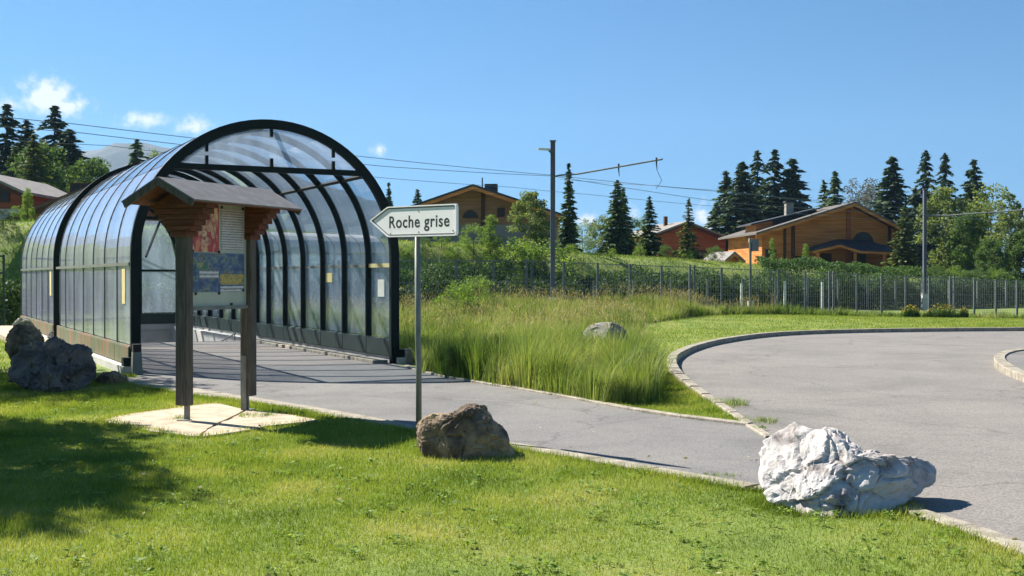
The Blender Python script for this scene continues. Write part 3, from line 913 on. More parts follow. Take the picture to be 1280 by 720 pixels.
def print_mat(name, stops, scale, lines=0, seed=0.0, stretch=(1, 1, 1)):
    m, n, l, out = shader(name)
    b = n.new('ShaderNodeBsdfPrincipled'); b.inputs['Roughness'].default_value = 0.4
    tc = n.new('ShaderNodeTexCoord'); mp = n.new('ShaderNodeMapping'); mp.inputs['Location'].default_value = (seed, seed * 2, seed * 3)
    mp.inputs['Scale'].default_value = stretch
    l.new(tc.outputs['Object'], mp.inputs[0])
    nz = n.new('ShaderNodeTexNoise'); nz.inputs['Scale'].default_value = scale; nz.inputs['Detail'].default_value = 3
    l.new(mp.outputs[0], nz.inputs['Vector'])
    r = ramp(n, stops); r.color_ramp.interpolation = 'CONSTANT' if not lines else 'LINEAR'
    l.new(nz.outputs[0], r.inputs[0])
    col = r.outputs[0]
    if lines:
        sp = n.new('ShaderNodeSeparateXYZ'); l.new(tc.outputs['Object'], sp.inputs[0])
        w = n.new('ShaderNodeMath'); w.operation = 'MULTIPLY'; w.inputs[1].default_value = lines
        l.new(sp.outputs[2], w.inputs[0])
        fr = n.new('ShaderNodeMath'); fr.operation = 'FRACT'; l.new(w.outputs[0], fr.inputs[0])
        n2 = n.new('ShaderNodeTexNoise'); n2.inputs['Scale'].default_value = 26; l.new(tc.outputs['Object'], n2.inputs['Vector'])
        ad = n.new('ShaderNodeMath'); ad.operation = 'ADD'; l.new(fr.outputs[0], ad.inputs[0]); l.new(n2.outputs[0], ad.inputs[1])
        gt = n.new('ShaderNodeMath'); gt.operation = 'GREATER_THAN'; gt.inputs[1].default_value = 1.05; l.new(ad.outputs[0], gt.inputs[0])
        mx = n.new('ShaderNodeMix'); mx.data_type = 'RGBA'
        l.new(gt.outputs[0], mx.inputs[0]); l.new(col, mx.inputs[6]); mx.inputs[7].default_value = (0.25, 0.23, 0.23, 1)
        col = mx.outputs[2]
    l.new(col, b.inputs['Base Color']); l.new(b.outputs[0], out.inputs[0])
    return m


M['p_red'] = print_mat('red_print', [(0.0, (0.42, 0.03, 0.03)), (0.5, (0.42, 0.04, 0.03)), (0.56, (0.62, 0.20, 0.10)), (0.62, (0.72, 0.52, 0.26))], 6, seed=3.1, stretch=(1, 1.6, .5))
M['p_skin'] = print_mat('figure_print', [(0.0, (0.40, 0.12, 0.07)), (0.42, (0.58, 0.30, 0.16)), (0.55, (0.66, 0.48, 0.28)), (0.62, (0.50, 0.16, 0.09))], 16, seed=4.0)
M['p_text'] = print_mat('text_print', [(0.3, (0.50, 0.46, 0.40)), (0.7, (0.62, 0.57, 0.5))], 5, lines=34)
M['p_blue'] = print_mat('blue_print', [(0.0, (0.03, 0.06, 0.13)), (0.40, (0.05, 0.10, 0.20)), (0.48, (0.10, 0.15, 0.19)), (0.54, (0.20, 0.23, 0.18)), (0.58, (0.07, 0.11, 0.10)), (0.66, (0.22, 0.12, 0.08))], 8, seed=1.3, stretch=(1, 1, 1.6))
M['p_field'] = print_mat('yellow_field_print', [(0.0, (0.22, 0.20, 0.06)), (0.42, (0.42, 0.30, 0.06)), (0.5, (0.50, 0.35, 0.06)), (0.6, (0.28, 0.22, 0.07))], 22, seed=2.0)
M['p_white'] = print_mat('white_strip_print', [(0.3, (0.55, 0.56, 0.52)), (0.7, (0.64, 0.64, 0.6))], 5, lines=24)
M['p_green'] = print_mat('green_print', [(0.0, (0.05, 0.14, 0.08)), (0.5, (0.12, 0.22, 0.12)), (0.6, (0.30, 0.30, 0.12))], 14, seed=5.0)


def poster(ya, yb, za, zb, mt, x=0.0215, th=0.004, name='poster', label=None):
    o = MB().box((x, (ya + yb) / 2, (za + zb) / 2), (th, yb - ya, zb - za)).build(name, mt, nb)
    if label: o['label'] = label
    return o


f = lambda a: 0.065 + a * (NBL - 0.13)
poster(f(.04), f(.50), 1.87, 2.40, 'p_red', label='red poster with pale figures')
for a, c, rw, rh in ((.17, 2.20, .055, .15), (.24, 2.16, .05, .17), (.33, 2.22, .05, .13), (.40, 2.17, .045, .16), (.27, 1.99, .09, .05)):
    mb = MB()
    ring = [(f(a) + rw * math.cos(6.283 * k / 10) * (1 + .25 * math.sin(k * 2.3)), c + rh * math.sin(6.283 * k / 10)) for k in range(10)]
    vs_ = [(0.0237, q[0], q[1]) for q in ring] + [(0.0252, q[0], q[1]) for q in ring]
    mb.add(vs_, [tuple(range(9, -1, -1)), tuple(range(10, 20))] + [(k, (k + 1) % 10, 10 + (k + 1) % 10, 10 + k) for k in range(10)])
    mb.build('printed_figure', 'p_skin', nb)
poster(f(.54), f(.94), 1.90, 2.37, 'p_text', label='sheet of small print')
poster(f(.04), f(.955), 1.415, 1.86, 'p_blue', label='wide blue tourist poster')
poster(f(.52), f(.94), 1.50, 1.62, 'p_field', x=0.0245, th=0.002, name='printed_field')
poster(f(.52), f(.94), 1.42, 1.48, 'p_white', x=0.0245, th=0.002, name='printed_caption')
poster(f(.16), f(.49), 1.57, 1.66, 'p_white', x=0.0245, th=0.002, name='printed_caption')
poster(f(.10), f(.30), 1.67, 1.75, 'p_green', x=0.0245, th=0.002, name='printed_picture')
for (a, z) in ((.05, 1.875), (.5, 1.875), (.93, 2.39), (.55, 2.39), (.93, 1.43), (.5, 1.40), (.1, 1.40), (.72, 1.27)):
    MB().box((0.026, f(a), z), (0.006, 0.035, 0.03)).build('drawing_clip', 'black_paint', nb)
# front fascia line between posts
MB().box((0.0, NBL / 2, 2.455), (0.06, NBL - 0.22, 0.05)).build('top_rail', 'wood_red', nb)

# ------------------------------------------------------------------ arrow sign "Roche grise"
SD = 11.9
sp0 = G(520, 548)
SE = Vector((0.67, -0.742)).normalized()
sg_ = empty('arrow_sign', (sp0[0], sp0[1], 0), math.atan2(SE.y, SE.x), label="white arrow-shaped sign reading 'Roche grise' on a slim grey pole", cat='sign')
MB().tube([(0.0, 0.035, -0.2), (0.0, 0.035, 0.75), (-0.012, 0.035, 0.95), (-0.022, 0.035, 2.28)], 0.029, 12).build('pole', 'galv', sg_, smooth=True)


def sgp(px, py):
    # where the sight line meets the sign's own upright plane: (along the sign, height)
    k = (px - 640) / FPX
    u = (k * sp0[1] - sp0[0]) / (SE.x - k * SE.y)
    p = at(px, py, sp0[1] + u * SE.y)
    return (u, p.z)


def arrow(inset):
    tip, tl_, tr, br, bl = [Vector(sgp(*p)) for p in ((463.5, 276), (486, 258.5), (572, 254.5), (572, 294.5), (486, 296.5))]
    c = (tip + tl_ + tr + br + bl) / 5
    pts = [tip, bl, br, tr, tl_]
    # inset by moving each edge inwards
    n = len(pts); lines = []
    for i in range(n):
        a, b = pts[i], pts[(i + 1) % n]
        d = (b - a).normalized(); nn = Vector((-d.y, d.x))
        if nn.dot(c - a) < 0: nn = -nn
        lines.append((a + nn * inset, d))
    out = []
    for i in range(n):
        p, d = lines[i - 1]; q, e = lines[i]
        den = d.x * e.y - d.y * e.x
        t = ((q.x - p.x) * e.y - (q.y - p.y) * e.x) / den
        out.append(p + d * t)
    # round the corners
    res = []
    for i in range(n):
        p, a, b = out[i], out[i - 1], out[(i + 1) % n]
        r = [0.012, 0.03, 0.035, 0.035, 0.03][i]
        u, v = (a - p).normalized(), (b - p).normalized()
        for k in range(5):
            t = k / 4
            q0 = p + u * r; q1 = p + v * r
            res.append(((q0 * (1 - t) + p * t) * (1 - t) + (p * (1 - t) + q1 * t) * t))
    return [(q.x, q.y) for q in res]


rim_o, rim_i = arrow(0.0), arrow(0.012)
n_ = len(rim_o)
vs = [(p[0], -0.0175, p[1]) for p in rim_o] + [(p[0], -0.0175, p[1]) for p in rim_i] + [(p[0], 0.012, p[1]) for p in rim_o] + [(p[0], -0.006, p[1]) for p in rim_i]
fs = []
for i in range(n_):
    j = (i + 1) % n_
    fs += [(i, j, n_ + j, n_ + i), (i, 2 * n_ + i, 2 * n_ + j, j), (n_ + i, n_ + j, 3 * n_ + j, 3 * n_ + i)]
fs.append(tuple(2 * n_ + k for k in range(n_ - 1, -1, -1)))
MB().add(vs, fs).build('rim', 'white_paint', sg_)
MB().plate(arrow(0.0125), -0.004, 0.004).build('border', 'groove', sg_)
MB().plate(arrow(0.026), -0.0075, -0.0042).build('face', 'white_paint', sg_)
fc = bpy.data.curves.new('lettering', 'FONT')
fc.body = 'Roche grise'
fc.size = 0.192
fc.extrude = 0.0004
fc.offset = 0.0026
fc.resolution_u = 8
fc.space_character = 1.09
fc.materials.append(M['black_paint'])
tx = link('lettering', fc, sg_)
t0 = sgp(486.5, 285)
tx.location = (t0[0], -0.0082, t0[1])
q_ = sgp(561.5, 282.6)
tx.rotation_euler = (R(90), -math.atan2(q_[1] - t0[1], q_[0] - t0[0]), 0)
bpy.context.view_layer.update()
tw = sgp(561.5, 285)[0] - t0[0]
tx.scale = (tw / max(0.05, tx.dimensions.x), 0.88, 1)
me_t = bpy.data.meshes.new_from_object(tx)
bpy.data.objects.remove(tx)
lt = link('lettering', me_t, sg_, kind='stuff')
lt.location = (t0[0], -0.0082, t0[1])
lt.rotation_euler = (R(90), -math.atan2(q_[1] - t0[1], q_[0] - t0[0]), 0)
lt.scale = (tw / max(0.05, max(v.co.x for v in me_t.vertices) - min(v.co.x for v in me_t.vertices)), 0.88, 1)
bk = MB()
for zz in (2.02, 2.22):
    bk.box((-0.02, 0.022, zz), (0.09, 0.04, 0.03))
bk.build('bracket', 'galv', sg_)
for (px, py) in ((489, 292), (524, 290), (567, 288), (524, 264)):
    q = sgp(px, py)
    MB().box((q[0], -0.0082, q[1]), (0.016, 0.004, 0.010)).build('rivet', 'groove', sg_)


# ------------------------------------------------------------------ boulders
def ico(sub):
    import bmesh
    bm = bmesh.new()
    bmesh.ops.create_icosphere(bm, subdivisions=sub, radius=1.0)
    v = [x.co.copy() for x in bm.verts]
    f_ = [tuple(y.index for y in x.verts) for x in bm.faces]
    bm.free()
    return v, f_


ICO = ico(6)


def boulder(name, outline, d, thick, mname, seed, label, cat='boulder', facets=9, rough=0.6, group=None, yoff=0.0, grain=.03, shear=0.0):
    rnd = random.Random(seed)
    cx = sum(p[0] for p in outline) / len(outline); cy = sum(p[1] for p in outline) / len(outline)
    C0 = at(cx, cy, d)
    pts = []
    for p in outline:
        q = at(p[0], p[1], d)
        pts.append((q.x - C0.x, q.z - C0.z))
    ang_ = sorted((math.atan2(z, x), math.hypot(x, z)) for x, z in pts)
    A = np.array([a[0] for a in ang_]); Rr = np.array([a[1] for a in ang_])
    A = np.concatenate([A - 2 * math.pi, A, A + 2 * math.pi]); Rr = np.concatenate([Rr] * 3)
    size = max(Rr)
    planes = []
    for k in range(facets):
        n = Vector((rnd.uniform(-.85, .85), rnd.uniform(-1.3, -0.55), rnd.uniform(-0.6, 0.8))).normalized()
        planes.append((n, rnd.uniform(0.52, 0.78)))
    vs = []
    off = Vector((rnd.uniform(0, 50), rnd.uniform(0, 50), rnd.uniform(0, 50)))
    for v in ICO[0]:
        th = math.atan2(v.z, v.x)
        rho = math.hypot(v.x, v.z)
        r = float(np.interp(th, A, Rr))
        e = rho ** 0.72
        p = Vector((math.cos(th) * r * e, math.copysign(abs(v.y) ** 0.8, v.y) * thick, math.sin(th) * r * e))
        u = Vector((p.x / size, p.y / thick * .8, p.z / size))
        for n, o in planes:
            dd = u.dot(n) - o
            if dd > 0:
                u -= n * dd * 0.96
        p = Vector((u.x * size, u.y * thick / .8, u.z * size))
        q = p / size * 1.6 + off
        k = mnoise.hetero_terrain(q * 1.4, 0.9, 2.1, 5, 0.6) * 0.5
        cell = mnoise.voronoi(q * 1.3)[0]
        rid = (cell[1] - cell[0])
        dsp = (k - 0.35) * rough * 0.16 + (0.25 - min(rid, 0.5)) * -rough * 0.16
        c2 = mnoise.voronoi(q * 2.1 + Vector((3, 1, 7)))
        pt = c2[1][0]
        rd = Vector((math.sin(pt.x * 91.7), math.sin(pt.y * 57.3 + 1), math.sin(pt.z * 73.1 + 2)))
        dsp += (q * 2.1 + Vector((3, 1, 7)) - pt).dot(rd) * rough * 0.085
        dsp -= max(0.0, 0.10 - (c2[0][1] - c2[0][0])) * rough * 0.5
        dsp += mnoise.turbulence(q * 5, 3, True) * grain * .6 - grain * .25
        p += Vector((v.x, v.y, v.z)) * dsp * size
        p.y += shear * p.z
        kk = (d + p.y + yoff) / d                     # keep the outline where it is as depth changes
        p.x = (C0.x + p.x) * kk - C0.x; p.z = (C0.z - CAM_Z + p.z) * kk - (C0.z - CAM_Z)
        vs.append((p.x, p.y, p.z))
    z_low = min(v[2] for v in vs)
    me = bpy.data.meshes.new(name)
    base = Vector((C0.x, C0.y + yoff, 0))
    vs = [(v[0], v[1], v[2] + C0.z) for v in vs]
    me.from_pydata(vs, [], ICO[1])
    me.materials.append(M[mname])
    me.update()
    o = link(name, me)
    o.location = base
    tag(o, label, cat, group)
    return o


M['rock_white'] = mat('white_limestone', [(0.34, (0.14, 0.12, 0.11)), (0.40, (0.30, 0.265, 0.245)), (0.47, (0.40, 0.37, 0.345)), (0.57, (0.50, 0.47, 0.44))], scale=4.5, rough=0.85, bump=0.8, bscale=9, detail=14, dist=.04)
M['rock_brown'] = mat('brown_stone', [(0.32, (0.06, 0.04, 0.026)), (0.45, (0.14, 0.10, 0.066)), (0.55, (0.26, 0.19, 0.12)), (0.68, (0.42, 0.30, 0.17))], scale=3.5, rough=0.9, bump=0.8, bscale=14, detail=10, dist=.03)
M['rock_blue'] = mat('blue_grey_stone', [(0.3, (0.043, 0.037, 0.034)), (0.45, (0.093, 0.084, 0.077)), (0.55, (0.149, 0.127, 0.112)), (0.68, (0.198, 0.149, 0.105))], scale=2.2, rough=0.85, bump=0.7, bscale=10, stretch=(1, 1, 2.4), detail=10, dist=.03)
M['rock_grey'] = mat('grey_striped_stone', [(0.3, (0.10, 0.095, 0.08)), (0.5, (0.20, 0.19, 0.165)), (0.7, (0.30, 0.285, 0.25))], scale=3, rough=0.9, bump=0.8, bscale=9, stretch=(1, 1, 2.5), detail=10, dist=.04)

boulder('boulder', [(947, 590), (950, 568), (962, 550), (984, 536), (996, 531), (1010, 534), (1030, 535), (1046, 542), (1060, 558), (1075, 566), (1098, 571), (1128, 571), (1156, 577), (1168, 583), (1167, 596), (1156, 612), (1140, 622), (1120, 630), (1108, 642), (1090, 650), (1050, 652), (1015, 650), (985, 636), (970, 628), (962, 612)],
        8.45, 0.36, 'rock_white', 11, 'big craggy white limestone boulder lying on the kerb at the road', facets=24, rough=0.60, yoff=0.0, grain=.055, shear=.9)
boulder('boulder', [(526, 548), (526, 530), (529, 522), (548, 518), (568, 516), (582, 508), (594, 507), (606, 514), (618, 526), (632, 538), (638, 556), (644, 572), (640, 584), (600, 588), (572, 584), (545, 578), (529, 570)],
        10.75, 0.34, 'rock_brown', 23, 'brown weathered boulder on the lawn at the foot of the sign pole', facets=12, rough=0.5, grain=.06, shear=.2)
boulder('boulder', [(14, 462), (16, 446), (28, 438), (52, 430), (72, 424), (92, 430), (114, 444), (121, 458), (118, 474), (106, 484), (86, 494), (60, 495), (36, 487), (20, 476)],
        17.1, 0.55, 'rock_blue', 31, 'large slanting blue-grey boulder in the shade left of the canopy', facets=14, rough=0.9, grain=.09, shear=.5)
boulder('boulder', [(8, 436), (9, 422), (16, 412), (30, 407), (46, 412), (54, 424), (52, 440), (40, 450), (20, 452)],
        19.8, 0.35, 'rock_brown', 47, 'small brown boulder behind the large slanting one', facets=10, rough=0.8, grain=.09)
boulder('boulder', [(722, 452), (724, 428), (733, 412), (748, 405), (762, 404), (778, 410), (787, 424), (789, 440), (788, 456), (755, 462)],
        22.0, 0.5, 'rock_grey', 59, 'rounded grey boulder half hidden in the tall meadow grass', facets=5, rough=0.3, grain=.02)
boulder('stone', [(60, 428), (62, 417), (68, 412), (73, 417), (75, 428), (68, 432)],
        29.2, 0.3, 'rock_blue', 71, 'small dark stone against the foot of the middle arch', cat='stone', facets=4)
boulder('stone', [(118, 482), (122, 472), (134, 467), (150, 468), (160, 474), (160, 482), (140, 487)],
        18.0, 0.3, 'rock_brown', 83, 'flat brown stone beside the near end of the canopy footing', cat='stone', facets=4)
boulder('stone', [(16, 412), (20, 401), (30, 398), (40, 403), (44, 412), (30, 418)],
        24.5, 0.3, 'rock_grey', 87, 'pale low stone furthest back beside the canopy footing', cat='stone', facets=4)


# ------------------------------------------------------------------ leaves, trees, shrubs
def diamonds(cent, dirs, side, length, width):
    """one diamond-shaped leaf (4 corners) per centre"""
    n = len(cent)
    d = dirs / np.maximum(1e-6, np.linalg.norm(dirs, axis=1, keepdims=True))
    s = side - (side * d).sum(1, keepdims=True) * d
    s = s / np.maximum(1e-6, np.linalg.norm(s, axis=1, keepdims=True))
    L = length[:, None]; W = width[:, None]
    v = np.empty((n, 4, 3))
    v[:, 0] = cent - d * L * .5
    v[:, 1] = cent + s * W * .5 - d * L * .05
    v[:, 2] = cent + d * L * .5
    v[:, 3] = cent - s * W * .5 - d * L * .05
    return v.reshape(-1, 3), np.arange(n * 4).reshape(-1, 4)


def conifer_mesh(seed, mname, r=0.22, start=0.06, whorls=42, droop=0.25, dens=1.0, leaf=1.0, gapp=0.12, power=0.85):
    """crown of height 1 (scaled on use); r = widest radius"""
    g = np.random.default_rng(seed)
    C, D, S, Ln, Wd = [], [], [], [], []
    for w in range(whorls):
        z = start + (1 - start) * (w + g.uniform(-.3, .3)) / whorls
        z = min(max(z, start), 0.995)
        rad = r * (1 - z) ** power * g.uniform(0.82, 1.12) + 0.006
        nb_ = max(4, int(g.integers(6, 10) * (0.6 + 0.4 * (1 - z))))
        ph = g.uniform(0, 6.28)
        for k in range(nb_):
            if g.random() < gapp:
                continue
            a = ph + 6.283 * k / nb_ + g.uniform(-.3, .3)
            rr = rad * g.uniform(0.65, 1.15)
            m = max(4, int((6 + 60 * rr) * dens))
            tt = np.sort(g.uniform(0.12, 1.0, m))
            dz = -droop * rr * tt ** 1.5 + 0.12 * rr * tt
            base = np.stack([np.cos(a) * rr * tt, np.sin(a) * rr * tt, z + dz + g.uniform(-.5, .5) * (1 - start) / whorls], 1)
            lat = g.normal(0, 1, m) * rr * 0.16 * (1.1 - tt * .7)
            base[:, 0] += -np.sin(a) * lat; base[:, 1] += np.cos(a) * lat
            base[:, 2] += g.normal(0, 0.004, m) - np.abs(lat) * 0.2
            di = np.stack([np.cos(a) + g.normal(0, .35, m), np.sin(a) + g.normal(0, .35, m), -0.25 + g.normal(0, .25, m)], 1)
            si = np.stack([-np.sin(a) + g.normal(0, .3, m), np.cos(a) + g.normal(0, .3, m), g.normal(0, .45, m)], 1)
            C.append(base); D.append(di); S.append(si)
            Ln.append(np.full(m, 0.032 * leaf) * g.uniform(.6, 1.5, m) * (0.6 + 0.6 * (1 - z)))
            Wd.append(np.full(m, 0.014 * leaf) * g.uniform(.7, 1.4, m) * (0.6 + 0.6 * (1 - z)))
    C, D, S, Ln, Wd = map(np.concatenate, (C, D, S, Ln, Wd))
    # leader
    v, fcs = diamonds(C, D, S, Ln, Wd)
    return np_mesh('crown', v, None, mname, fcs)


def broad_mesh(seed, mname, clumps=46, per=110, rx=0.36, z0=0.22, leaf=0.024, spread=0.085, shape='egg', up=0.0):
    """crown of total height 1, trunk foot at 0"""
    g = np.random.default_rng(seed)
    C, D, S, Ln, Wd = [], [], [], [], []
    for c in range(clumps):
        while True:
            p = g.uniform(-1, 1, 3)
            q = np.linalg.norm(p)
            if 0.25 < q < 1: break
        if g.random() < .75:
            p = p / q * g.uniform(0.62, 1.0)
        z = z0 + (1 - z0) * (p[2] * .5 + .5)
        if shape == 'egg':
            k = 1.0 - 0.25 * p[2]
        elif shape == 'cone':
            k = 1.15 - 0.75 * (p[2] * .5 + .5)
        else:
            k = 1.0
        ctr = np.array([p[0] * rx * k, p[1] * rx * k, min(z, 0.97)])
        m = int(per * g.uniform(.6, 1.3))
        sp = spread * g.uniform(.6, 1.35)
        q = g.normal(0, 1, (m, 3)); q /= np.linalg.norm(q, axis=1, keepdims=True)
        q *= (g.uniform(0.15, 1, (m, 1)) ** 0.45) * sp
        q[:, 2] *= 0.75 + up
        C.append(ctr + q)
        D.append(q / sp + g.normal(0, .5, (m, 3)) + np.array([0, 0, -.15 + up * 2]))
        S.append(g.normal(0, 1, (m, 3)))
        Ln.append(leaf * g.uniform(.6, 1.4, m)); Wd.append(leaf * .62 * g.uniform(.6, 1.3, m))
    C, D, S, Ln, Wd = map(np.concatenate, (C, D, S, Ln, Wd))
    v, fcs = diamonds(C, D, S, Ln, Wd)
    v[:, 2] = np.maximum(v[:, 2], 0.01)
    return np_mesh('crown', v, None, mname, fcs)


def trunk_mesh(seed, mname, r=0.016, limbs=8, top=0.85, spread=0.2, h0=0.2):
    rnd = random.Random(seed)
    mb = MB()
    pts = [(0, 0, -0.03)]
    x = y = 0
    for i in range(1, 7):
        x += rnd.uniform(-.008, .008); y += rnd.uniform(-.008, .008)
        pts.append((x, y, top * i / 6))
    mb.tube(pts, r, 7, r1=r * .15)
    for k in range(limbs):
        z = h0 + (top - h0) * (k + .3) / limbs
        a = rnd.uniform(0, 6.28); l_ = spread * (1.1 - z) * rnd.uniform(.7, 1.1)
        mb.tube([(0, 0, z), (math.cos(a) * l_ * .5, math.sin(a) * l_ * .5, z + l_ * .35), (math.cos(a) * l_, math.sin(a) * l_, z + l_ * .6)], r * .42 * (1.1 - z), 5, r1=r * .08)
    return mb.mesh('trunk', mname, smooth=True)


CROWN = {}
CROWN['spruce_a'] = conifer_mesh(1, 'conifer_dark', r=0.28, whorls=46, dens=2.3, leaf=2.1, power=.72, gapp=.2, start=.04)
CROWN['spruce_b'] = conifer_mesh(2, 'conifer_dark', r=0.33, whorls=42, power=.74, dens=2.2, droop=.45, leaf=2.0, gapp=.22, start=.04)
CROWN['spruce_c'] = conifer_mesh(3, 'conifer_mid', r=0.25, whorls=42, dens=2.3, leaf=1.9, start=.03, power=.74, gapp=.2)
CROWN['spruce_d'] = conifer_mesh(4, 'conifer_mid', r=0.30, whorls=38, dens=1.9, leaf=2.2, start=.03, power=.75)
CROWN['spruce_thin'] = conifer_mesh(5, 'conifer_mid', r=0.13, whorls=42, dens=2.8, leaf=2.0, gapp=.15, start=.05)
CROWN['larch'] = conifer_mesh(6, 'conifer_light', r=0.22, whorls=38, dens=1.8, leaf=1.7, gapp=.22, start=.05)
CROWN['birch'] = broad_mesh(11, 'leaf_olive', clumps=90, per=80, rx=0.27, z0=.1, spread=.08, leaf=.031)
CROWN['broad_mid'] = broad_mesh(12, 'leaf_mid', clumps=80, per=95, rx=0.36, z0=.08, spread=.095, leaf=.036)
CROWN['broad_bright'] = broad_mesh(13, 'leaf_bright', clumps=60, per=95, rx=0.42, z0=.02, spread=.11, leaf=.028)
CROWN['broad_olive'] = broad_mesh(14, 'leaf_olive', clumps=80, per=90, rx=0.40, z0=.05, spread=.09, leaf=.034)
CROWN['silver'] = broad_mesh(15, 'leaf_silver', clumps=70, per=80, rx=0.42, z0=.05, spread=.08, leaf=.028)
CROWN['column'] = broad_mesh(16, 'leaf_bright', clumps=60, per=80, rx=0.16, z0=.02, spread=.06, leaf=.022, shape='cone')
CROWN['shrub'] = broad_mesh(17, 'leaf_bright', clumps=40, per=90, rx=0.6, z0=.0, spread=.18, leaf=.045)
CROWN['shrub_mid'] = broad_mesh(18, 'leaf_mid', clumps=44, per=90, rx=0.6, z0=.0, spread=.17, leaf=.042)
CROWN['shrub_dark'] = broad_mesh(19, 'leaf_dark', clumps=44, per=90, rx=0.6, z0=.0, spread=.17, leaf=.042)
CROWN['bare'] = broad_mesh(20, 'twigs', clumps=90, per=60, rx=0.36, z0=.15, spread=.075, leaf=.02)
CROWN['globe'] = broad_mesh(21, 'leaf_bright', clumps=70, per=80, rx=0.42, z0=.25, spread=.08, leaf=.03, shape='ball')
CROWN['shade'] = broad_mesh(22, 'leaf_mid', clumps=130, per=170, rx=0.38, z0=.22, spread=.095, leaf=.026)
TRUNK = {'con': trunk_mesh(1, 'bark', r=.017, limbs=0, top=.97), 'bro': trunk_mesh(2, 'bark', r=.018, limbs=10, top=.8), 'bir': trunk_mesh(3, 'bark_pale', r=.014, limbs=12, top=.85), 'shr': trunk_mesh(4, 'bark', r=.03, limbs=9, top=.6, spread=.5, h0=.02)}


def plant(kind, x, y, h, crown, label, cat='tree', name=None, wide=1.0, rz=None, z=None, group=None):
    tk = 'con' if crown.startswith('spruce') or crown == 'larch' else 'bir' if crown in ('birch', 'bare') else 'shr' if crown.startswith('shrub') else 'bro'
    if z is None: z = Hs(x, y)
    o = empty(kind, (x, y, z - 0.02 * h), rz if rz is not None else random.uniform(0, 6.28), label=label, cat=cat, group=group)
    o.scale = (h * wide, h * wide, h)
    link('trunk', TRUNK[tk], o)
    link('crown', CROWN[crown], o)
    return o


def P(kind, px, top, d, crown, label, cat='tree', wide=1.0, group=None):
    p = at(px, top, d)
    z = Hs(p.x, p.y)
    return plant(kind, p.x, p.y, max(0.4, p.z - z), crown, label, cat, wide=wide, z=z, group=group)


# left woods
P('spruce_tree', 8, 126, 105, 'spruce_b', 'dark spruce at the far left edge of the photo', wide=1.25, group='trees behind the left houses')
P('spruce_tree', 33, 146, 112, 'spruce_a', 'slender spruce between the far left spruce and the pale larch', wide=1.2, group='trees behind the left houses')
P('larch_tree', 42, 165, 92, 'larch', 'light olive larch in front of the left woods', wide=1.7, group='trees behind the left houses')
P('spruce_tree', 68, 128, 108, 'spruce_b', 'tallest dark spruce of the left woods', wide=1.25, group='trees behind the left houses')
P('spruce_tree', 86, 158, 104, 'spruce_a', 'shorter dark spruce on the right side of the left woods', wide=1.5, group='trees behind the left houses')
P('spruce_tree', 20, 180, 98, 'spruce_c', 'low green spruce filling the foot of the left woods', wide=1.3, group='trees behind the left houses')
P('broadleaf_tree', 112, 192, 100, 'broad_mid', 'round green tree right of the left woods', wide=.85, group='trees behind the left houses')
P('broadleaf_tree', 52, 176, 96, 'broad_mid', 'dark leafy tree under the tallest left spruce', wide=.8, group='trees behind the left houses')
P('spruce_tree', 171, 170, 120, 'spruce_d', 'spiky spruce rising alone over the brown roof behind the canopy', wide=1.1, group='trees behind the left houses')
P('broadleaf_tree', 188, 186, 126, 'broad_olive', 'pale bushy tree beside the lone spruce behind the canopy', wide=.5, group='trees behind the left houses')
P('bush', 34, 228, 60, 'column', 'narrow light green conical bush beside the left house', 'bush', wide=1.0)
P('topiary_bush', 22, 256, 52, 'globe', 'round clipped green bush at the left edge', 'bush', wide=1.0)
P('shrub', 4, 262, 50, 'shrub_dark', 'dark shrub behind the left garden fence', 'shrub', wide=1.0)
P('shrub', 60, 262, 55, 'shrub_dark', 'dark shrub behind the canopy beside the round bush', 'shrub', wide=1.3)

# middle group, behind the hedge
P('spruce_tree', 486, 226, 150, 'spruce_thin', 'tiny spire of a spruce left of the sign top', wide=1.0, group='far spruces over the sign')
P('spruce_tree', 522, 234, 150, 'spruce_c', 'tiny spruce tip just above the sign', wide=1.0, group='far spruces over the sign')
P('spruce_tree', 711, 201, 78, 'spruce_thin', 'tall thin spruce right beside the railway mast', wide=1.0)
P('broadleaf_tree', 663, 238, 72, 'birch', 'rounded light green tree left of the railway mast', wide=1.15)
P('column_tree', 613, 262, 70, 'column', 'narrow bright green bush in front of the tan house', wide=1.5)
P('bush', 592, 278, 69, 'broad_bright', 'bright yellow-green bush right of the sign', 'bush', wide=1.1)
P('bush', 552, 288, 68, 'broad_bright', 'bright bush behind the sign panel', 'bush', wide=1.3)
P('shrub', 528, 296, 66, 'shrub_mid', 'green shrub under the left part of the sign', 'shrub', wide=1.1)
P('shrub', 640, 298, 69, 'shrub', 'low yellow-green shrub between two bushes left of the mast', 'shrub', wide=1.3)
P('shrub', 683, 300, 69, 'shrub', 'low bright shrub around the foot of the railway mast', 'shrub', wide=1.1)
P('willow_bush', 728, 270, 84, 'silver', 'silvery pale bush between the mast and a conifer', 'bush', wide=1.05)
P('broadleaf_tree', 750, 268, 86, 'broad_olive', 'olive round tree behind the silvery bush', wide=.9)
P('spruce_tree', 772, 222, 84, 'spruce_d', 'broad green spruce in the middle of the view', wide=1.0)
P('spruce_tree', 779, 232, 90, 'spruce_c', 'second tip of a spruce right behind the broad middle one', wide=.9)
P('broadleaf_tree', 797, 268, 90, 'broad_bright', 'bright leafy tree between two spruces', wide=.75)
P('spruce_tree', 812, 243, 86, 'spruce_c', 'dark slim spruce left of the russet house', wide=1.05)
P('spruce_tree', 861, 246, 92, 'larch', 'thin light spruce standing in front of the russet house', wide=1.1)
P('shrub', 800, 306, 80, 'shrub', 'bright weedy shrub on the bank below the bright leafy tree', 'shrub', wide=.8)
P('shrub', 832, 305, 84, 'shrub_mid', 'green shrub at the left corner of the russet house', 'shrub', wide=.8)
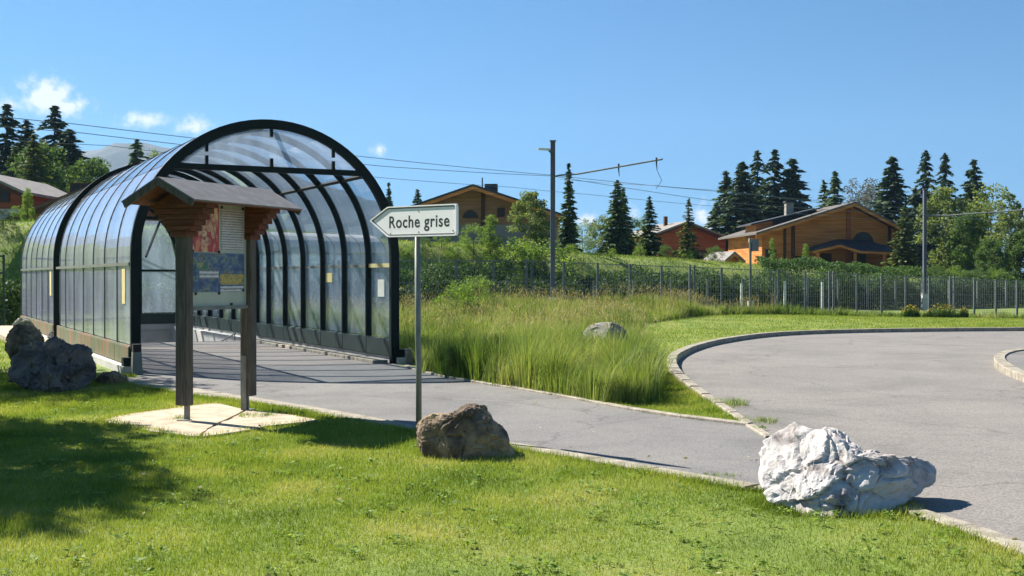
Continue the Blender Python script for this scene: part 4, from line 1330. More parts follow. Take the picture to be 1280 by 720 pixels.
P('shrub', 893, 306, 86, 'shrub_mid', 'green shrub at the right corner of the russet house', 'shrub', wide=.8)

# conifers between the two right-hand houses
for (px, top, cr, w, lb) in ((908, 210, 'spruce_c', 1.0, 'leftmost spruce of the dark clump behind the shed'), (928, 199, 'spruce_a', 1.0, 'second spruce from the left in the dark clump'),
                             (947, 184, 'spruce_b', .75, 'third spruce from the left in the dark clump'), (968, 183, 'spruce_b', .85, 'tallest spruce in the middle of the dark clump'),
                             (990, 195, 'spruce_a', 1.1, 'rightmost spruce of the dark clump, with long low boughs'), (938, 240, 'spruce_d', 1.2, 'low wide spruce in front of the dark clump'),
                             (895, 252, 'spruce_c', 1.2, 'smallest spruce at the left foot of the dark clump')):
    P('spruce_tree', px, top, 135 + random.uniform(-6, 8), cr, lb, wide=w * 1.2, group='spruce clump behind the log house')
P('spruce_tree', 1044, 210, 140, 'spruce_c', 'mid green spruce over the apex of the log house', wide=.95)
P('spruce_tree', 1030, 222, 145, 'larch', 'pale larch left of the log house apex', wide=1.1)
P('birch_tree', 1073, 219, 142, 'bare', 'greyish thinly leaved birch behind the log house roof', wide=1.0)
P('birch_tree', 1091, 226, 146, 'bare', 'second greyish birch next to the black spruce', wide=.8)
for (px, top, cr, w, lb) in ((1115, 192, 'spruce_a', 1.15, 'broad dark spruce behind the right eave of the log house'), (1157, 184, 'spruce_b', .85, 'dark spruce directly behind the right-hand mast'),
                             (1181, 187, 'spruce_b', .75, 'dark spruce just right of the right-hand mast'), (1217, 196, 'spruce_a', .95, 'dark spruce between the two pale birches'),
                             (1143, 232, 'spruce_b', 1.0, 'shorter dark spruce at the right side of the log house')):
    P('spruce_tree', px, top, 132 + random.uniform(-4, 6), cr, lb, wide=w, group='dark spruces at the right')
P('spruce_tree', 1131, 254, 100, 'larch', 'light green spruce at the right corner of the log house', wide=1.35)
P('birch_tree', 1181, 232, 104, 'birch', 'yellow-green birch behind the arm of the right-hand mast', wide=1.1)
P('birch_tree', 1238, 228, 106, 'broad_olive', 'large olive birch at the right', wide=.95)
P('birch_tree', 1210, 262, 101, 'broad_mid', 'dark green tree filling between the two pale birches', wide=.85)
P('broadleaf_tree', 1262, 262, 98, 'birch', 'light leafy tree at the right edge', wide=1.2)
P('broadleaf_tree', 1290, 280, 96, 'broad_mid', 'dull green tree cut off by the right edge', wide=1.2)
P('broadleaf_tree', 1240, 296, 95, 'broad_mid', 'low dark tree under the large olive birch', wide=1.0)
P('cypress_bush', 1007, 300, 97, 'column', 'narrow conical bush against the log house wall', 'bush', wide=1.0)
P('climbing_bush', 965, 292, 96, 'column', 'thin olive bush at the left corner of the log house', 'bush', wide=.7)
P('shrub', 985, 332, 92, 'shrub', 'rounded shrub below the log house wall', 'shrub', wide=1.0)
P('shrub', 1030, 330, 91, 'shrub_mid', 'low shrub before the log house porch', 'shrub', wide=1.1)
P('shrub', 1085, 332, 92, 'shrub', 'bright low shrub right of the porch', 'shrub', wide=1.0)
P('shrub', 1148, 334, 92, 'shrub_mid', 'green shrub at the foot of the light green spruce', 'shrub', wide=1.0)
P('shrub', 1194, 332, 92, 'shrub', 'bright shrub right of the right-hand mast', 'shrub', wide=1.0)
P('shrub', 1250, 336, 92, 'shrub', 'light shrub at the foot of the right edge trees', 'shrub', wide=1.2)
for i, (px, top, d, cr, w, lb) in enumerate((
        (622, 300, 70, 'shrub', 1.2, 'leafy shrub left of the narrow bright bush by the tan house'), (655, 308, 70, 'shrub_mid', 1.2, 'green shrub in front of the rounded light tree'),
        (712, 305, 74, 'shrub', 1.2, 'bright shrub right of the foot of the railway mast'), (737, 308, 76, 'shrub_mid', 1.1, 'shrub in front of the silvery bush'),
        (765, 310, 78, 'shrub', 1.0, 'light shrub at the foot of the broad middle spruce'), (572, 300, 67, 'broad_bright', 1.3, 'bright bush just under the right end of the sign'),
        (515, 306, 65, 'shrub', 1.2, 'bright shrub close to the right leg of the canopy'), (860, 312, 84, 'shrub', 1.0, 'low bright shrub below the thin light spruce'),
        (925, 326, 88, 'shrub', .9, 'low shrub in front of the little shed'), (955, 328, 88, 'shrub_mid', 1.0, 'low green shrub right of the signal post'),
        (1058, 332, 90, 'shrub', 1.0, 'low bright shrub in front of the middle porch post'), (1110, 334, 91, 'shrub_mid', 1.0, 'green shrub below the right end of the porch'),
        (1170, 330, 91, 'shrub_mid', 1.0, 'green shrub just right of the right-hand mast'), (1222, 334, 92, 'shrub_mid', 1.2, 'shrub under the dark tree between the birches'))):
    P('shrub', px, top, d, cr, lb, 'shrub', wide=w)
# shrubs before and in the railway fence
P('bush', 597, 342, 40, 'broad_bright', 'bushy bright plant growing in front of the fence', 'bush', wide=1.1)
P('shrub', 570, 352, 38, 'shrub', 'small leafy shrub rooted in the meadow near the canopy', 'shrub', wide=.9)

# shade trees off to the left, whose shadow lies on the lawn
plant('lime_tree', -11.5, 14.5, 9.5, 'shade', 'leafy tree off the left edge whose shadow falls on the lawn', wide=.74, rz=1.0)
plant('lime_tree', -10.6, 12.2, 8.0, 'shade', 'nearest leafy tree off the left edge shading the lawn', wide=.72, rz=2.0)
plant('maple_tree', -12.6, 21.6, 8.6, 'shade', 'second leafy tree off the left edge shading the boulders', wide=.72, rz=3.1)


# ------------------------------------------------------------------ hedge beyond the railway
def hedge(x0, x1, per_m, label, mname, hgt, doff, seed, hn=.5, name='hedge'):
    g = np.random.default_rng(seed)
    n = int((x1 - x0) * per_m)
    x = g.uniform(x0, x1, n)
    dep = g.uniform(-1.4, 1.4, n)
    y = np.interp(x, HX, HD) + doff + dep
    prof = hgt * (0.78 + hn * (0.22 * np.sin(x * 0.9 + 1) * np.sin(x * .37) + .14 * np.sin(x * 2.7 + np.sin(x * 1.3)) + .16 * hnoise(x * 5.1, x * 1.7))) * g.uniform(.86, 1.12, n)
    top = prof * (1 - (dep / 1.9) ** 2 * .5)
    z0 = H(x, y)
    # leaves mostly on the front and the top
    u = g.random(n) ** 0.6
    z = z0 + top * u
    y = y - (1 - u) * 0.5 - g.uniform(0, .4, n)
    C = np.stack([x, y, z], 1)
    D = g.normal(0, 1, (n, 3)) + np.array([0, -.4, .4])
    S = g.normal(0, 1, (n, 3))
    v, f_ = diamonds(C, D, S, g.uniform(.09, .21, n), g.uniform(.06, .14, n))
    me = np_mesh(name, v, None, mname, f_)
    o = link(name, me)
    tag(o, label, 'hedge')
    return o


hedge(-22, 62, 1500, 'long dark green hedge beyond the railway behind the wire fence', 'leaf_dark', 2.55, -1.6, 5)
hedge(-9, 62, 1100, 'lighter overgrown hedge top on the far bank of the railway', 'leaf_hedge', 1.6, 1.2, 6, hn=.9)

hedge(17, 64, 700, 'ragged low shrubbery on the bank below the log house', 'leaf_hedge', .8, 6.0, 7, hn=.6)

# weeds on the bank
def blades(region_n, xs, ys, hs, ws, lean, mname, name, seed, seg2=True, zs=None, stuff=True, lean_dir=None):
    g = np.random.default_rng(seed)
    n = len(xs)
    z = (H(xs, ys) if zs is None else zs) - 0.01
    a = g.uniform(0, 6.283, n)
    dirx, diry = np.cos(a), np.sin(a)
    b = g.uniform(0, 6.283, n)
    lx = np.cos(b) * lean * hs * g.uniform(.2, 1, n) + 0.05 * hs; ly = np.sin(b) * lean * hs * g.uniform(.2, 1, n)
    if lean_dir is not None:
        lx = lx * .35 + lean_dir[0] * hs * lean; ly = ly * .35 + lean_dir[1] * hs * lean
    v = np.empty((n, 5, 3))
    v[:, 0] = np.stack([xs - dirx * ws / 2, ys - diry * ws / 2, z], 1)
    v[:, 1] = np.stack([xs + dirx * ws / 2, ys + diry * ws / 2, z], 1)
    mx, my, mz = xs + lx * .32, ys + ly * .32, z + hs * .58
    v[:, 2] = np.stack([mx + dirx * ws * .36, my + diry * ws * .36, mz], 1)
    v[:, 3] = np.stack([mx - dirx * ws * .36, my - diry * ws * .36, mz], 1)
    v[:, 4] = np.stack([xs + lx, ys + ly, z + hs * np.sqrt(np.clip(1 - lean * lean * .5, .3, 1))], 1)
    i0 = (np.arange(n) * 5)[:, None]
    if seg2:
        tris = np.concatenate([i0 + np.array([[0, 1, 2]]), i0 + np.array([[0, 2, 3]]), i0 + np.array([[3, 2, 4]])], 0)
        verts = v.reshape(-1, 3)
    else:
        v3 = v[:, [0, 1, 4]]
        verts = v3.reshape(-1, 3)
        tris = np.arange(n * 3).reshape(-1, 3)
    me = np_mesh(name, verts, None, mname, tris)
    return me


# ------------------------------------------------------------------ mown lawn
g = np.random.default_rng(3)
NL = 900000
dd = 5.6 + (20.0 - 5.6) * g.random(NL) ** 0.9
xx = (g.random(NL) * 2 - 1) * (dd * 0.46 + .5)
bad = in_poly(xx, dd, PATH_POLY) | in_poly(xx, dd, ROAD_POLY) | in_poly(xx, dd, PAD_POLY) | in_poly(xx, dd, CANOPY_POLY)


def near_line(x, y, line, w):
    m = np.zeros(len(x), bool)
    for (ax, ay), (bx, by) in zip(line, line[1:]):
        dx, dy = bx - ax, by - ay
        L2 = dx * dx + dy * dy + 1e-12
        t = np.clip(((x - ax) * dx + (y - ay) * dy) / L2, 0, 1)
        m |= ((x - ax - t * dx) ** 2 + (y - ay - t * dy) ** 2) < w * w
    return m


def band(x, y):
    """the strip of pale kerb along the near edge of the path"""
    line = resample(NEAR_S, 0.6)
    m = np.zeros(len(x), bool)
    n = len(line) - 1
    for i, ((ax, ay), (bx, by)) in enumerate(zip(line, line[1:])):
        wd = 0.52 - 0.34 * min(1, i / n * 1.35) - 0.02
        dx, dy = bx - ax, by - ay
        L2 = dx * dx + dy * dy
        t = np.clip(((x - ax) * dx + (y - ay) * dy) / L2, 0, 1)
        m |= ((x - ax - t * dx) ** 2 + (y - ay - t * dy) ** 2) < wd * wd
    return m


bad |= band(xx, dd) | near_line(xx, dd, NEAR_RS[:40], 0.14) | near_line(xx, dd, FAR_S, 0.07) | near_line(xx, dd, KRB_S[:40], 0.1)
MEADOW = [tl(CW + .3, -0.3), FAR[1], FAR[2], FAR[3], FAR[4], FAR[5], G(790, 514), G(826, 499), G(824, 470), G(806, 436), G(786, 414), G(810, 408), G(850, 404), G(905, 398.5), (9.9, 48.5), (12.0, 50.6), (-3.8, 42.2), (-9.5, 39.4), tl(CW + .4, 14)]
bad |= in_poly(xx, dd, MEADOW)
ok = ~bad
xx, dd = xx[ok], dd[ok]
hh = g.uniform(.022, .05, len(xx)) * (1 + .35 * hnoise(xx * 2, dd * 2)) * (0.8 + dd / 40)
ww = g.uniform(.004, .0085, len(xx)) * (0.7 + dd / 18)
hh = hh * (1 + .8 * (g.random(len(xx)) < .03))
lawn = link('lawn_grass', blades(0, xx, dd, hh, ww, 0.55, 'blades', 'lawn_grass', 4, seg2=False))
tag(lawn, 'short mown lawn in the foreground beside the path', 'grass', kind='stuff')

NL = 260000
dd = 20.0 + (58.0 - 20.0) * g.random(NL) ** 1.1
xx = g.uniform(1.5, 30, NL)
bad = in_poly(xx, dd, PATH_POLY) | in_poly(xx, dd, ROAD_POLY) | in_poly(xx, dd, MEADOW) | (dd > fence_d(xx) + .6) | near_line(xx, dd, KRB_S, 0.2)
xx, dd = xx[~bad], dd[~bad]
lawn2 = link('verge_grass', blades(0, xx, dd, g.uniform(.04, .09, len(xx)), g.uniform(.012, .022, len(xx)), 0.6, 'blades', 'verge_grass', 5, seg2=False))
tag(lawn2, 'mown grass verge between the curved kerb and the fence', 'grass', kind='stuff')
# short grass left of the canopy and behind it
NL = 120000
dd = g.uniform(20, 46, NL); xx = g.uniform(-22, -6, NL)
s_, t_ = local_st(xx, dd)
okk = (s_ < -1.0)
xx, dd = xx[okk], dd[okk]
lawn3 = link('side_grass', blades(0, xx, dd, g.uniform(.04, .10, len(xx)), g.uniform(.012, .022, len(xx)), 0.6, 'blades', 'side_grass', 6, seg2=False))
tag(lawn3, 'short grass left of the glazed canopy', 'grass', kind='stuff')

# longer blades left by the mower along the kerbs, the pad, the posts and the boulders
g = np.random.default_rng(21)
fx_, fy_ = [], []


def fringe(line, off, n, spread=.05):
    P_ = np.array(resample(line, .15))
    k = g.integers(0, len(P_) - 1, n); t = g.random(n)[:, None]
    q = P_[k] * (1 - t) + P_[k + 1] * t
    d = P_[k + 1] - P_[k]; d /= np.linalg.norm(d, axis=1, keepdims=True)
    nn_ = np.stack([-d[:, 1], d[:, 0]], 1)
    o = (off if np.isscalar(off) else off(k / len(P_)))
    q = q + nn_ * (np.asarray(o) + g.normal(0, spread, n)).reshape(-1, 1)
    m = g.random(n) < 0.35 + .6 * (hnoise(q[:, 0] * 4, q[:, 1] * 4) > -.1)
    fx_.append(q[m, 0]); fy_.append(q[m, 1])


fringe(NEAR_S, lambda f: -(0.54 - 0.34 * np.minimum(1, f * 1.35)), 15000, .035)
fringe(NEAR_RS[:30], -.19, 9000, .03)
fringe(FAR_S[8:], .12, 5000, .03)
fringe(KRB_S[:40], .20, 9000, .05)
pp_ = PAD_POLY + [PAD_POLY[0]]
fringe(pp_, 0.0, 6000, .05)
for (px, py, r_, n) in ((1050, 640, .52, 2600), (585, 572, .40, 2200), (68, 484, .62, 1500), (222, 530, .08, 150), (520, 548, .06, 150)):
    cx_, cy_ = G(px, py - 3)
    a = g.uniform(0, 6.283, n); r2 = r_ + g.normal(0, .06, n)
    fx_.append(cx_ + np.cos(a) * r2); fy_.append(cy_ + .12 + np.sin(a) * r2 * .75)
fx_ = np.concatenate(fx_); fy_ = np.concatenate(fy_)
m = ~(in_poly(fx_, fy_, ROAD_POLY) | in_poly(fx_, fy_, PATH_POLY))
fx_, fy_ = fx_[m], fy_[m]
fr_ = link('edge_grass', blades(0, fx_, fy_, g.uniform(.035, .095, len(fx_)), g.uniform(.005, .010, len(fx_)) * (.6 + fy_ / 20), .6, 'blades', 'edge_grass', 22, seg2=False))
tag(fr_, 'longer grass along the kerbs and round the boulders', 'grass', kind='stuff')

# small broad-leaved weeds and a few dead leaves in the lawn
g = np.random.default_rng(31)
nc = 420
cy_ = 6.2 + 9 * g.random(nc) ** 1.1; cx_ = (g.random(nc) * 2 - 1) * cy_ * .45
ok_ = ~(in_poly(cx_, cy_, PATH_POLY) | in_poly(cx_, cy_, ROAD_POLY) | in_poly(cx_, cy_, PAD_POLY) | band(cx_, cy_))
cx_, cy_ = cx_[ok_], cy_[ok_]
per = 16
wx = np.repeat(cx_, per); wy = np.repeat(cy_, per); n = len(wx)
spr = np.repeat(g.uniform(.03, .11, len(cx_)), per)
a = g.uniform(0, 6.283, n); q = np.sqrt(g.random(n)) * spr
C = np.stack([wx + np.cos(a) * q, wy + np.sin(a) * q, g.uniform(.025, .05, n)], 1)
D = np.stack([np.cos(a), np.sin(a), g.uniform(-.1, .5, n)], 1)
v, f_ = diamonds(C, D, g.normal(0, .4, (n, 3)) + np.stack([-np.sin(a), np.cos(a), np.zeros(n)], 1), g.uniform(.02, .05, n), g.uniform(.012, .028, n))
lw_ = link('lawn_weeds', np_mesh('lawn_weeds', v, None, 'leaf_bright', f_))
tag(lw_, 'small broad-leaved weeds scattered in the lawn', 'weeds', kind='stuff')
nd = 90
dy_ = 6.2 + 9 * g.random(nd); dx_ = (g.random(nd) * 2 - 1) * dy_ * .45
ok_ = ~(in_poly(dx_, dy_, PAD_POLY) | band(dx_, dy_) | in_poly(dx_, dy_, ROAD_POLY))
dx_, dy_ = dx_[ok_], dy_[ok_]; nd = len(dx_)
v, f_ = diamonds(np.stack([dx_, dy_, g.uniform(.03, .05, nd)], 1), g.normal(0, 1, (nd, 3)) * [1, 1, .3], g.normal(0, 1, (nd, 3)) * [1, 1, .3], g.uniform(.03, .055, nd), g.uniform(.02, .035, nd))
dl_ = link('dead_leaves', np_mesh('dead_leaves', v, None, 'seed', f_))
tag(dl_, 'a few dry fallen leaves in the lawn', 'leaves', kind='stuff')

# ------------------------------------------------------------------ tall meadow
def meadow_points(n, power=1.0, seed=8):
    g = np.random.default_rng(seed)
    xs = g.uniform(-11, 12.5, n * 3); ys = 15 + (52 - 15) * g.random(n * 3) ** power
    s_, t_ = local_st(xs, ys)
    m = in_poly(xs, ys, MEADOW) & ((s_ > CW + .25) | (t_ < -0.3))
    xs, ys = xs[m][:n], ys[m][:n]
    return xs, ys


def hmap(x, y):
    """height of the meadow: lush tufts near the path, lower towards the mown verge"""
    n = hnoise(x * 1.7, y * 1.3) * .5 + hnoise(x * 3.9 + 4, y * 3.1) * .35
    h = 0.60 + 0.40 * n + 0.16 * np.sin(x * .8 + y * .35)
    near = smoothstep(-y, -24, -17)
    h = h + near * 0.10
    # a lower pocket round the grey boulder
    k = np.exp(-(((x - 1.7) / 1.3) ** 2 + ((y - 20.5) / 1.8) ** 2))
    h = h * (1 - .25 * k)
    return np.clip(h, .22, 1.05)


mx_, my_ = meadow_points(330000, 1.35)
g = np.random.default_rng(9)
CELL = 0.42
ci, cj = np.floor(mx_ / CELL), np.floor(my_ / CELL)
hsh = lambda a, b, k: np.mod(np.sin(a * 127.1 + b * 311.7 + k * 74.7) * 43758.5453, 1.0)
tcx = (ci + .15 + .7 * hsh(ci, cj, 1)) * CELL; tcy = (cj + .15 + .7 * hsh(ci, cj, 2)) * CELL
th_ = 0.55 + 0.6 * hsh(ci, cj, 3)
pull = g.uniform(.25, 1.0, len(mx_))
mx_, my_ = tcx + (mx_ - tcx) * pull * 1.15, tcy + (my_ - tcy) * pull * 1.15
ok_ = in_poly(mx_, my_, MEADOW)
mx_, my_, tcx, tcy, th_ = [q[ok_] for q in (mx_, my_, tcx, tcy, th_)]
ldx, ldy = (mx_ - tcx) / CELL * 1.6, (my_ - tcy) / CELL * 1.6
mh = hmap(mx_, my_) * th_ * g.uniform(.5, 1.12, len(mx_))
mw = g.uniform(.006, .011, len(mx_)) * (0.55 + my_ / 32)
tall = link('tall_grass', blades(0, mx_, my_, mh, mw, 0.55, 'meadow', 'tall_grass', 10, lean_dir=(ldx, ldy)))
tag(tall, 'tall unmown meadow grass between the path and the railway fence', 'grass', kind='stuff')
# seed heads
sx_, sy_ = meadow_points(26000, 0.75, seed=12)
g = np.random.default_rng(13)
pr_ = smoothstep(sy_, 18, 38) * .30 + .10
kk = g.random(len(sx_)) < pr_ * (0.55 + .45 * hnoise(sx_ * 1.1, sy_ * .9))
sx_, sy_ = sx_[kk], sy_[kk]
sh = hmap(sx_, sy_) * g.uniform(.95, 1.3, len(sx_)) + 0.12
stem_me = blades(0, sx_, sy_, sh, np.full(len(sx_), .006) * (0.6 + sy_ / 30), 0.12, 'seed', 'seed_stalks', 14)
stem = link('seed_stalks', stem_me)
tag(stem, 'thin dry stalks rising out of the meadow', 'grass', kind='stuff')
n = len(sx_)
Cc = np.stack([sx_ + g.normal(0, .03, n), sy_ + g.normal(0, .03, n), H(sx_, sy_) + sh * .95], 1)
reps = 3
Cc = np.repeat(Cc, reps, 0) + g.normal(0, 1, (n * reps, 3)) * np.array([.025, .025, .06])
v, f_ = diamonds(Cc, g.normal(0, .35, (n * reps, 3)) + np.array([0.1, 0, 1]), g.normal(0, 1, (n * reps, 3)), g.uniform(.05, .11, n * reps), g.uniform(.008, .018, n * reps))
heads = link('seed_heads', np_mesh('seed_heads', v, None, 'seed', f_))
tag(heads, 'tan grass seed heads over the meadow', 'grass', kind='stuff')
# field grass on the bank beyond the railway
g = np.random.default_rng(15)
NB_ = 60000
bx = g.uniform(-12, 62, NB_); by = np.interp(bx, HX, HD) + g.uniform(2.5, 14, NB_)
bank = link('bank_grass', blades(0, bx, by, g.uniform(.08, .24, NB_), g.uniform(.03, .06, NB_), 0.5, 'meadow', 'bank_grass', 16, seg2=False))
tag(bank, 'rough grass on the bank below the houses', 'grass', kind='stuff')
NB_ = 26000
bx = g.uniform(-34, -12, NB_); by = g.uniform(44, 66, NB_)
hill_ = link('hill_grass', blades(0, bx, by, g.uniform(.08, .2, NB_), g.uniform(.04, .08, NB_), 0.5, 'meadow', 'hill_grass', 18, seg2=False))
tag(hill_, 'grass on the small rise behind the left end of the canopy', 'grass', kind='stuff')
# weeds along the foot of the fence at the right
NB_ = 9000
bx = g.uniform(9, 27, NB_); by = fence_d(bx) + g.uniform(-.5, .9, NB_)
wd_ = link('fence_weeds', blades(0, bx, by, g.uniform(.12, .5, NB_) * (0.7 + .5 * hnoise(bx * 2, bx)), g.uniform(.02, .045, NB_), 0.45, 'meadow', 'fence_weeds', 17, seg2=False))
tag(wd_, 'weeds along the foot of the railway fence', 'grass', kind='stuff')


def tuft_thing(px, py, n, h, r, label, seed, mname='meadow'):
    g = np.random.default_rng(seed)
    x0, y0 = G(px, py)
    a = g.uniform(0, 6.28, n); q = np.sqrt(g.random(n)) * r
    xs, ys = np.cos(a) * q, np.sin(a) * q
    me = blades(0, xs, ys, g.uniform(.5, 1, n) * h, g.uniform(.004, .008, n), .6, mname, 'grass_tuft', seed, zs=np.zeros(n))
    o = link('grass_tuft', me); o.location = (x0, y0, 0)
    tag(o, label, 'grass tuft', kind='stuff')


tuft_thing(322, 522, 260, .10, .22, 'small weedy tuft growing on the pad by the right board post', 41)
tuft_thing(900, 597, 160, .06, .15, 'tiny tuft growing in the path edge near the white boulder', 42)
tuft_thing(938, 528, 350, .10, .3, 'weedy tuft spilling over the kerb where the path meets the road', 43)
tuft_thing(902, 507, 450, .15, .33, 'grass tuft hiding the kerb above the path and road corner', 44)

for (px, py, h_, cr, w, lb) in ((806, 488, .62, 'shrub_mid', .62, 'dark weedy bush at the right end of the tall grass'), (786, 499, .45, 'shrub', .55, 'small leafy weed in the tall grass beside the path'), (566, 474, .55, 'shrub_mid', .5, 'dark leafy weed in the tall grass near the canopy foot'), (622, 470, .7, 'shrub_mid', .4, 'dark weed clump in the middle of the tall grass')):
    x0, y0 = G(px, py)
    plant('weed_bush', x0, y0, h_, cr, lb, 'weed', wide=w, z=0.0)

# yellow flowering plants at the fence
for (px, py, r_, h_, lb) in ((1138, 384, .45, .55, 'small yellow flowering plant left of the right-hand mast at the fence'), (1176, 384, .85, .6, 'wide yellow flowering plant right of the right-hand mast at the fence'), (1204, 384, .25, .5, 'narrow orange-yellow flowering plant at the fence further right')):
    d0 = fence_d(0) + (px - 640) / 1500 * 52 * .567 - .8
    x0 = (px - 640) / 1500 * d0
    g = np.random.default_rng(int(px))
    o = empty('flowering_plant', (x0, d0, Hs(x0, d0)), label=lb, cat='plant', group='yellow flowers at the fence')
    n = int(500 * r_ + 150)
    a = g.uniform(0, 6.28, n); q = np.sqrt(g.random(n)) * r_
    xs, ys = np.cos(a) * q, np.sin(a) * q * .4
    hh = g.uniform(.5, 1, n) * h_ * (1.1 - .6 * (xs / r_) ** 2)
    me = blades(0, xs, ys, hh, g.uniform(.03, .05, n), .35, 'leaf_mid', 'leaves', 3, seg2=False, zs=np.zeros(n))
    link('leaves', me, o)
    k = g.random(n) < .16
    C = np.stack([xs[k], ys[k] - .05, hh[k] * .97], 1)
    v, f_ = diamonds(C, g.normal(0, 1, (len(C), 3)), g.normal(0, 1, (len(C), 3)), g.uniform(.06, .12, len(C)), g.uniform(.05, .1, len(C)))
    link('flowers', np_mesh('flowers', v, None, 'petals', f_), o, kind='stuff')

# ------------------------------------------------------------------ railway fence
fence = empty('wire_fence', (0, 0, 0), label='long wire mesh fence on grey posts along the railway', cat='fence')
post_me = MB().box((0, 0, 0.9), (0.075, 0.075, 1.95)).mesh('fence_post', 'post_grey')
dbl_me = MB().box((-0.09, 0, 0.92), (0.07, 0.09, 2.0)).box((0.09, 0.0, 0.92), (0.07, 0.09, 2.0)).box((0, 0, 1.2), (0.12, 0.03, 0.05)).mesh('strainer_post', 'post_grey')
fx = -8.6
k = 0
tops = []
while fx < 27.5:
    y = fence_d(fx)
    z = Hs(fx, y)
    tops.append((fx, y, z))
    big = (k % 5 == 2)
    o = link('strainer_post' if big else 'fence_post', dbl_me if big else post_me, fence)
    o.location = (fx, y, z)
    fx += 1.32
    k += 1
wire = MB()
for a, b in zip(tops, tops[1:]):
    for hz in (0.06, .30, .55, .8, 1.05, 1.3, 1.55, 1.83):
        th = 0.028 if hz > 1.8 else 0.010
        wire.bar((a[0], a[1] - .045, a[2] + hz), (b[0], b[1] - .045, b[2] + hz), th, th)
    for q in range(12):
        f_ = (q + .5) / 12
        x, y, z = [a[i] + (b[i] - a[i]) * f_ for i in range(3)]
        wire.bar((x, y - .045, z + .05), (x, y - .045, z + 1.83), 0.009, 0.009, up=(0, 1, 0))
wire.build('wire_mesh', 'wire', fence, kind='stuff')

# second fence on the far side of the track
fence2 = empty('far_fence', (0, 0, 0), label='second wire fence on thin posts beyond the railway track', cat='fence')
p2 = MB().box((0, 0, 0.95), (0.09, 0.09, 2.0)).mesh('fence_post', 'post_grey')
fx = -14.0
t2 = []
while fx < 44:
    y = float(np.interp(fx, HX, HD)) - 4.2
    z = Hs(fx, y)
    t2.append((fx, y, z))
    o = link('fence_post', p2, fence2); o.location = (fx, y, z)
    fx += 2.3
w2 = MB()
for a, b in zip(t2, t2[1:]):
    for hz in (.5, 1.0, 1.5, 1.9):
        w2.bar((a[0], a[1] - .05, a[2] + hz), (b[0], b[1] - .05, b[2] + hz), 0.016, 0.016)
w2.build('wires', 'wire', fence2, kind='stuff')

for (px, top, bot, lb) in ((981, 352, 391, 'thin white marker post left of a pair before the fence'), (1028, 353, 392, 'thin white marker post in front of the fence below the log house'), (927, 355, 388, 'short white marker post in the seed heads by the fence')):
    d0 = 1.6 * 1500 / (bot - 347) * .985
    d0 = min(d0, 52.5)
    x0 = (px - 640) / 1500 * d0
    z0 = Hs(x0, d0)
    zt = at(px, top, d0).z
    o = MB().box((0, 0, (zt - z0) / 2), (0.10, 0.07, zt - z0)).box((0, 0, zt - z0 + .012), (0.085, 0.055, 0.024)).build('marker_post', 'post_white')
    o.location = (x0, d0, z0)
    tag(o, lb, 'post', 'white marker posts before the fence')

# garden fence at the left behind the canopy
lf = empty('garden_fence', (0, 0, 0), label='dark green railing fence at the left edge behind the canopy', cat='fence')
lp = [(-25.0, 39.5), (-16.6, 39.2)]
for hz in (0.15, 1.75, 2.3):
    MB().bar((lp[0][0], lp[0][1], hz), (lp[1][0], lp[1][1], hz), 0.05, 0.06).build('rail', 'fence_green', lf)
pm = MB().box((0, 0, 1.15), (0.06, 0.06, 2.4)).mesh('fence_post', 'fence_green')
bm_ = MB().box((0, 0, 0.95), (0.03, 0.03, 1.6)).mesh('bar', 'fence_green')
for i in range(36):
    f_ = i / 35
    o = link('fence_post' if i % 7 == 0 else 'bar', pm if i % 7 == 0 else bm_, lf)
    o.location = (lp[0][0] + (lp[1][0] - lp[0][0]) * f_, lp[0][1] + (lp[1][1] - lp[0][1]) * f_, 0)

# ------------------------------------------------------------------ overhead line masts and wires
D1, D2, D3 = 60.5, 80.0, 88.0


def mast(px, top, d, label, armtip, arm_y, lamp=False, w=0.26):
    p = at(px, top, d)
    z0 = Hs(p.x, p.y)
    hgt = p.z - z0
    o = empty('railway_mast', (p.x, p.y, z0), 0, label=label, cat='mast', group='railway masts')
    m = MB()
    m.box((-w / 2 + .02, 0, hgt / 2), (0.03, w, hgt)); m.box((w / 2 - .02, 0, hgt / 2), (0.03, w, hgt)); m.box((0, 0, hgt / 2), (w - .07, 0.03, hgt))
    m.build('post', 'galv_blue', o)
    MB().box((0, 0, hgt + .03), (w + .06, w + .06, .06)).build('cap', 'galv_blue', o)
    MB().box((0, 0, .45), (w + .16, w + .16, 1.2)).build('base', 'wall_conc', o)
    a = at(px, arm_y, d); a = Vector((0, 0, a.z - z0))
    tx_, ty_, td = armtip
    b = at(tx_, ty_, td) - Vector((p.x, p.y, z0))
    m = MB(); k1 = a.lerp(b, .08); k1.z += .02; k2 = a.lerp(b, .24); k2.z -= .06
    m.tube([a, k1, k2, b], 0.045, 8)
    m.build('arm', 'post_grey', o)
    for fr in (.16, .62, .95):
        q = a.lerp(b, fr)
        MB().tube([q + Vector((0, 0, .12)), q + Vector((0, 0, -.18)), q + Vector((.03, 0, -.5))], [.05, .035, .012], 6).build('insulator', 'iron', o)
        r_ = MB().tube([q + Vector((.03, 0, -.5)), q + Vector((.25, 0, -.95)), q + Vector((-.02, 0, -1.35))], 0.014, 5)
        if fr != .62:
            r_.build('steady_arm', 'galv', o)
    if lamp:
        za = at(px, 187, d).z - z0
        MB().bar((-.12, 0, za), (-.75, -.05, za + .03), .16, .10).build('lamp_head', 'post_white', o)
        MB().tube([(0, 0, za - .25), (-.2, 0, za - .05)], .04, 6).build('lamp_bracket', 'wood_red', o)
    return o


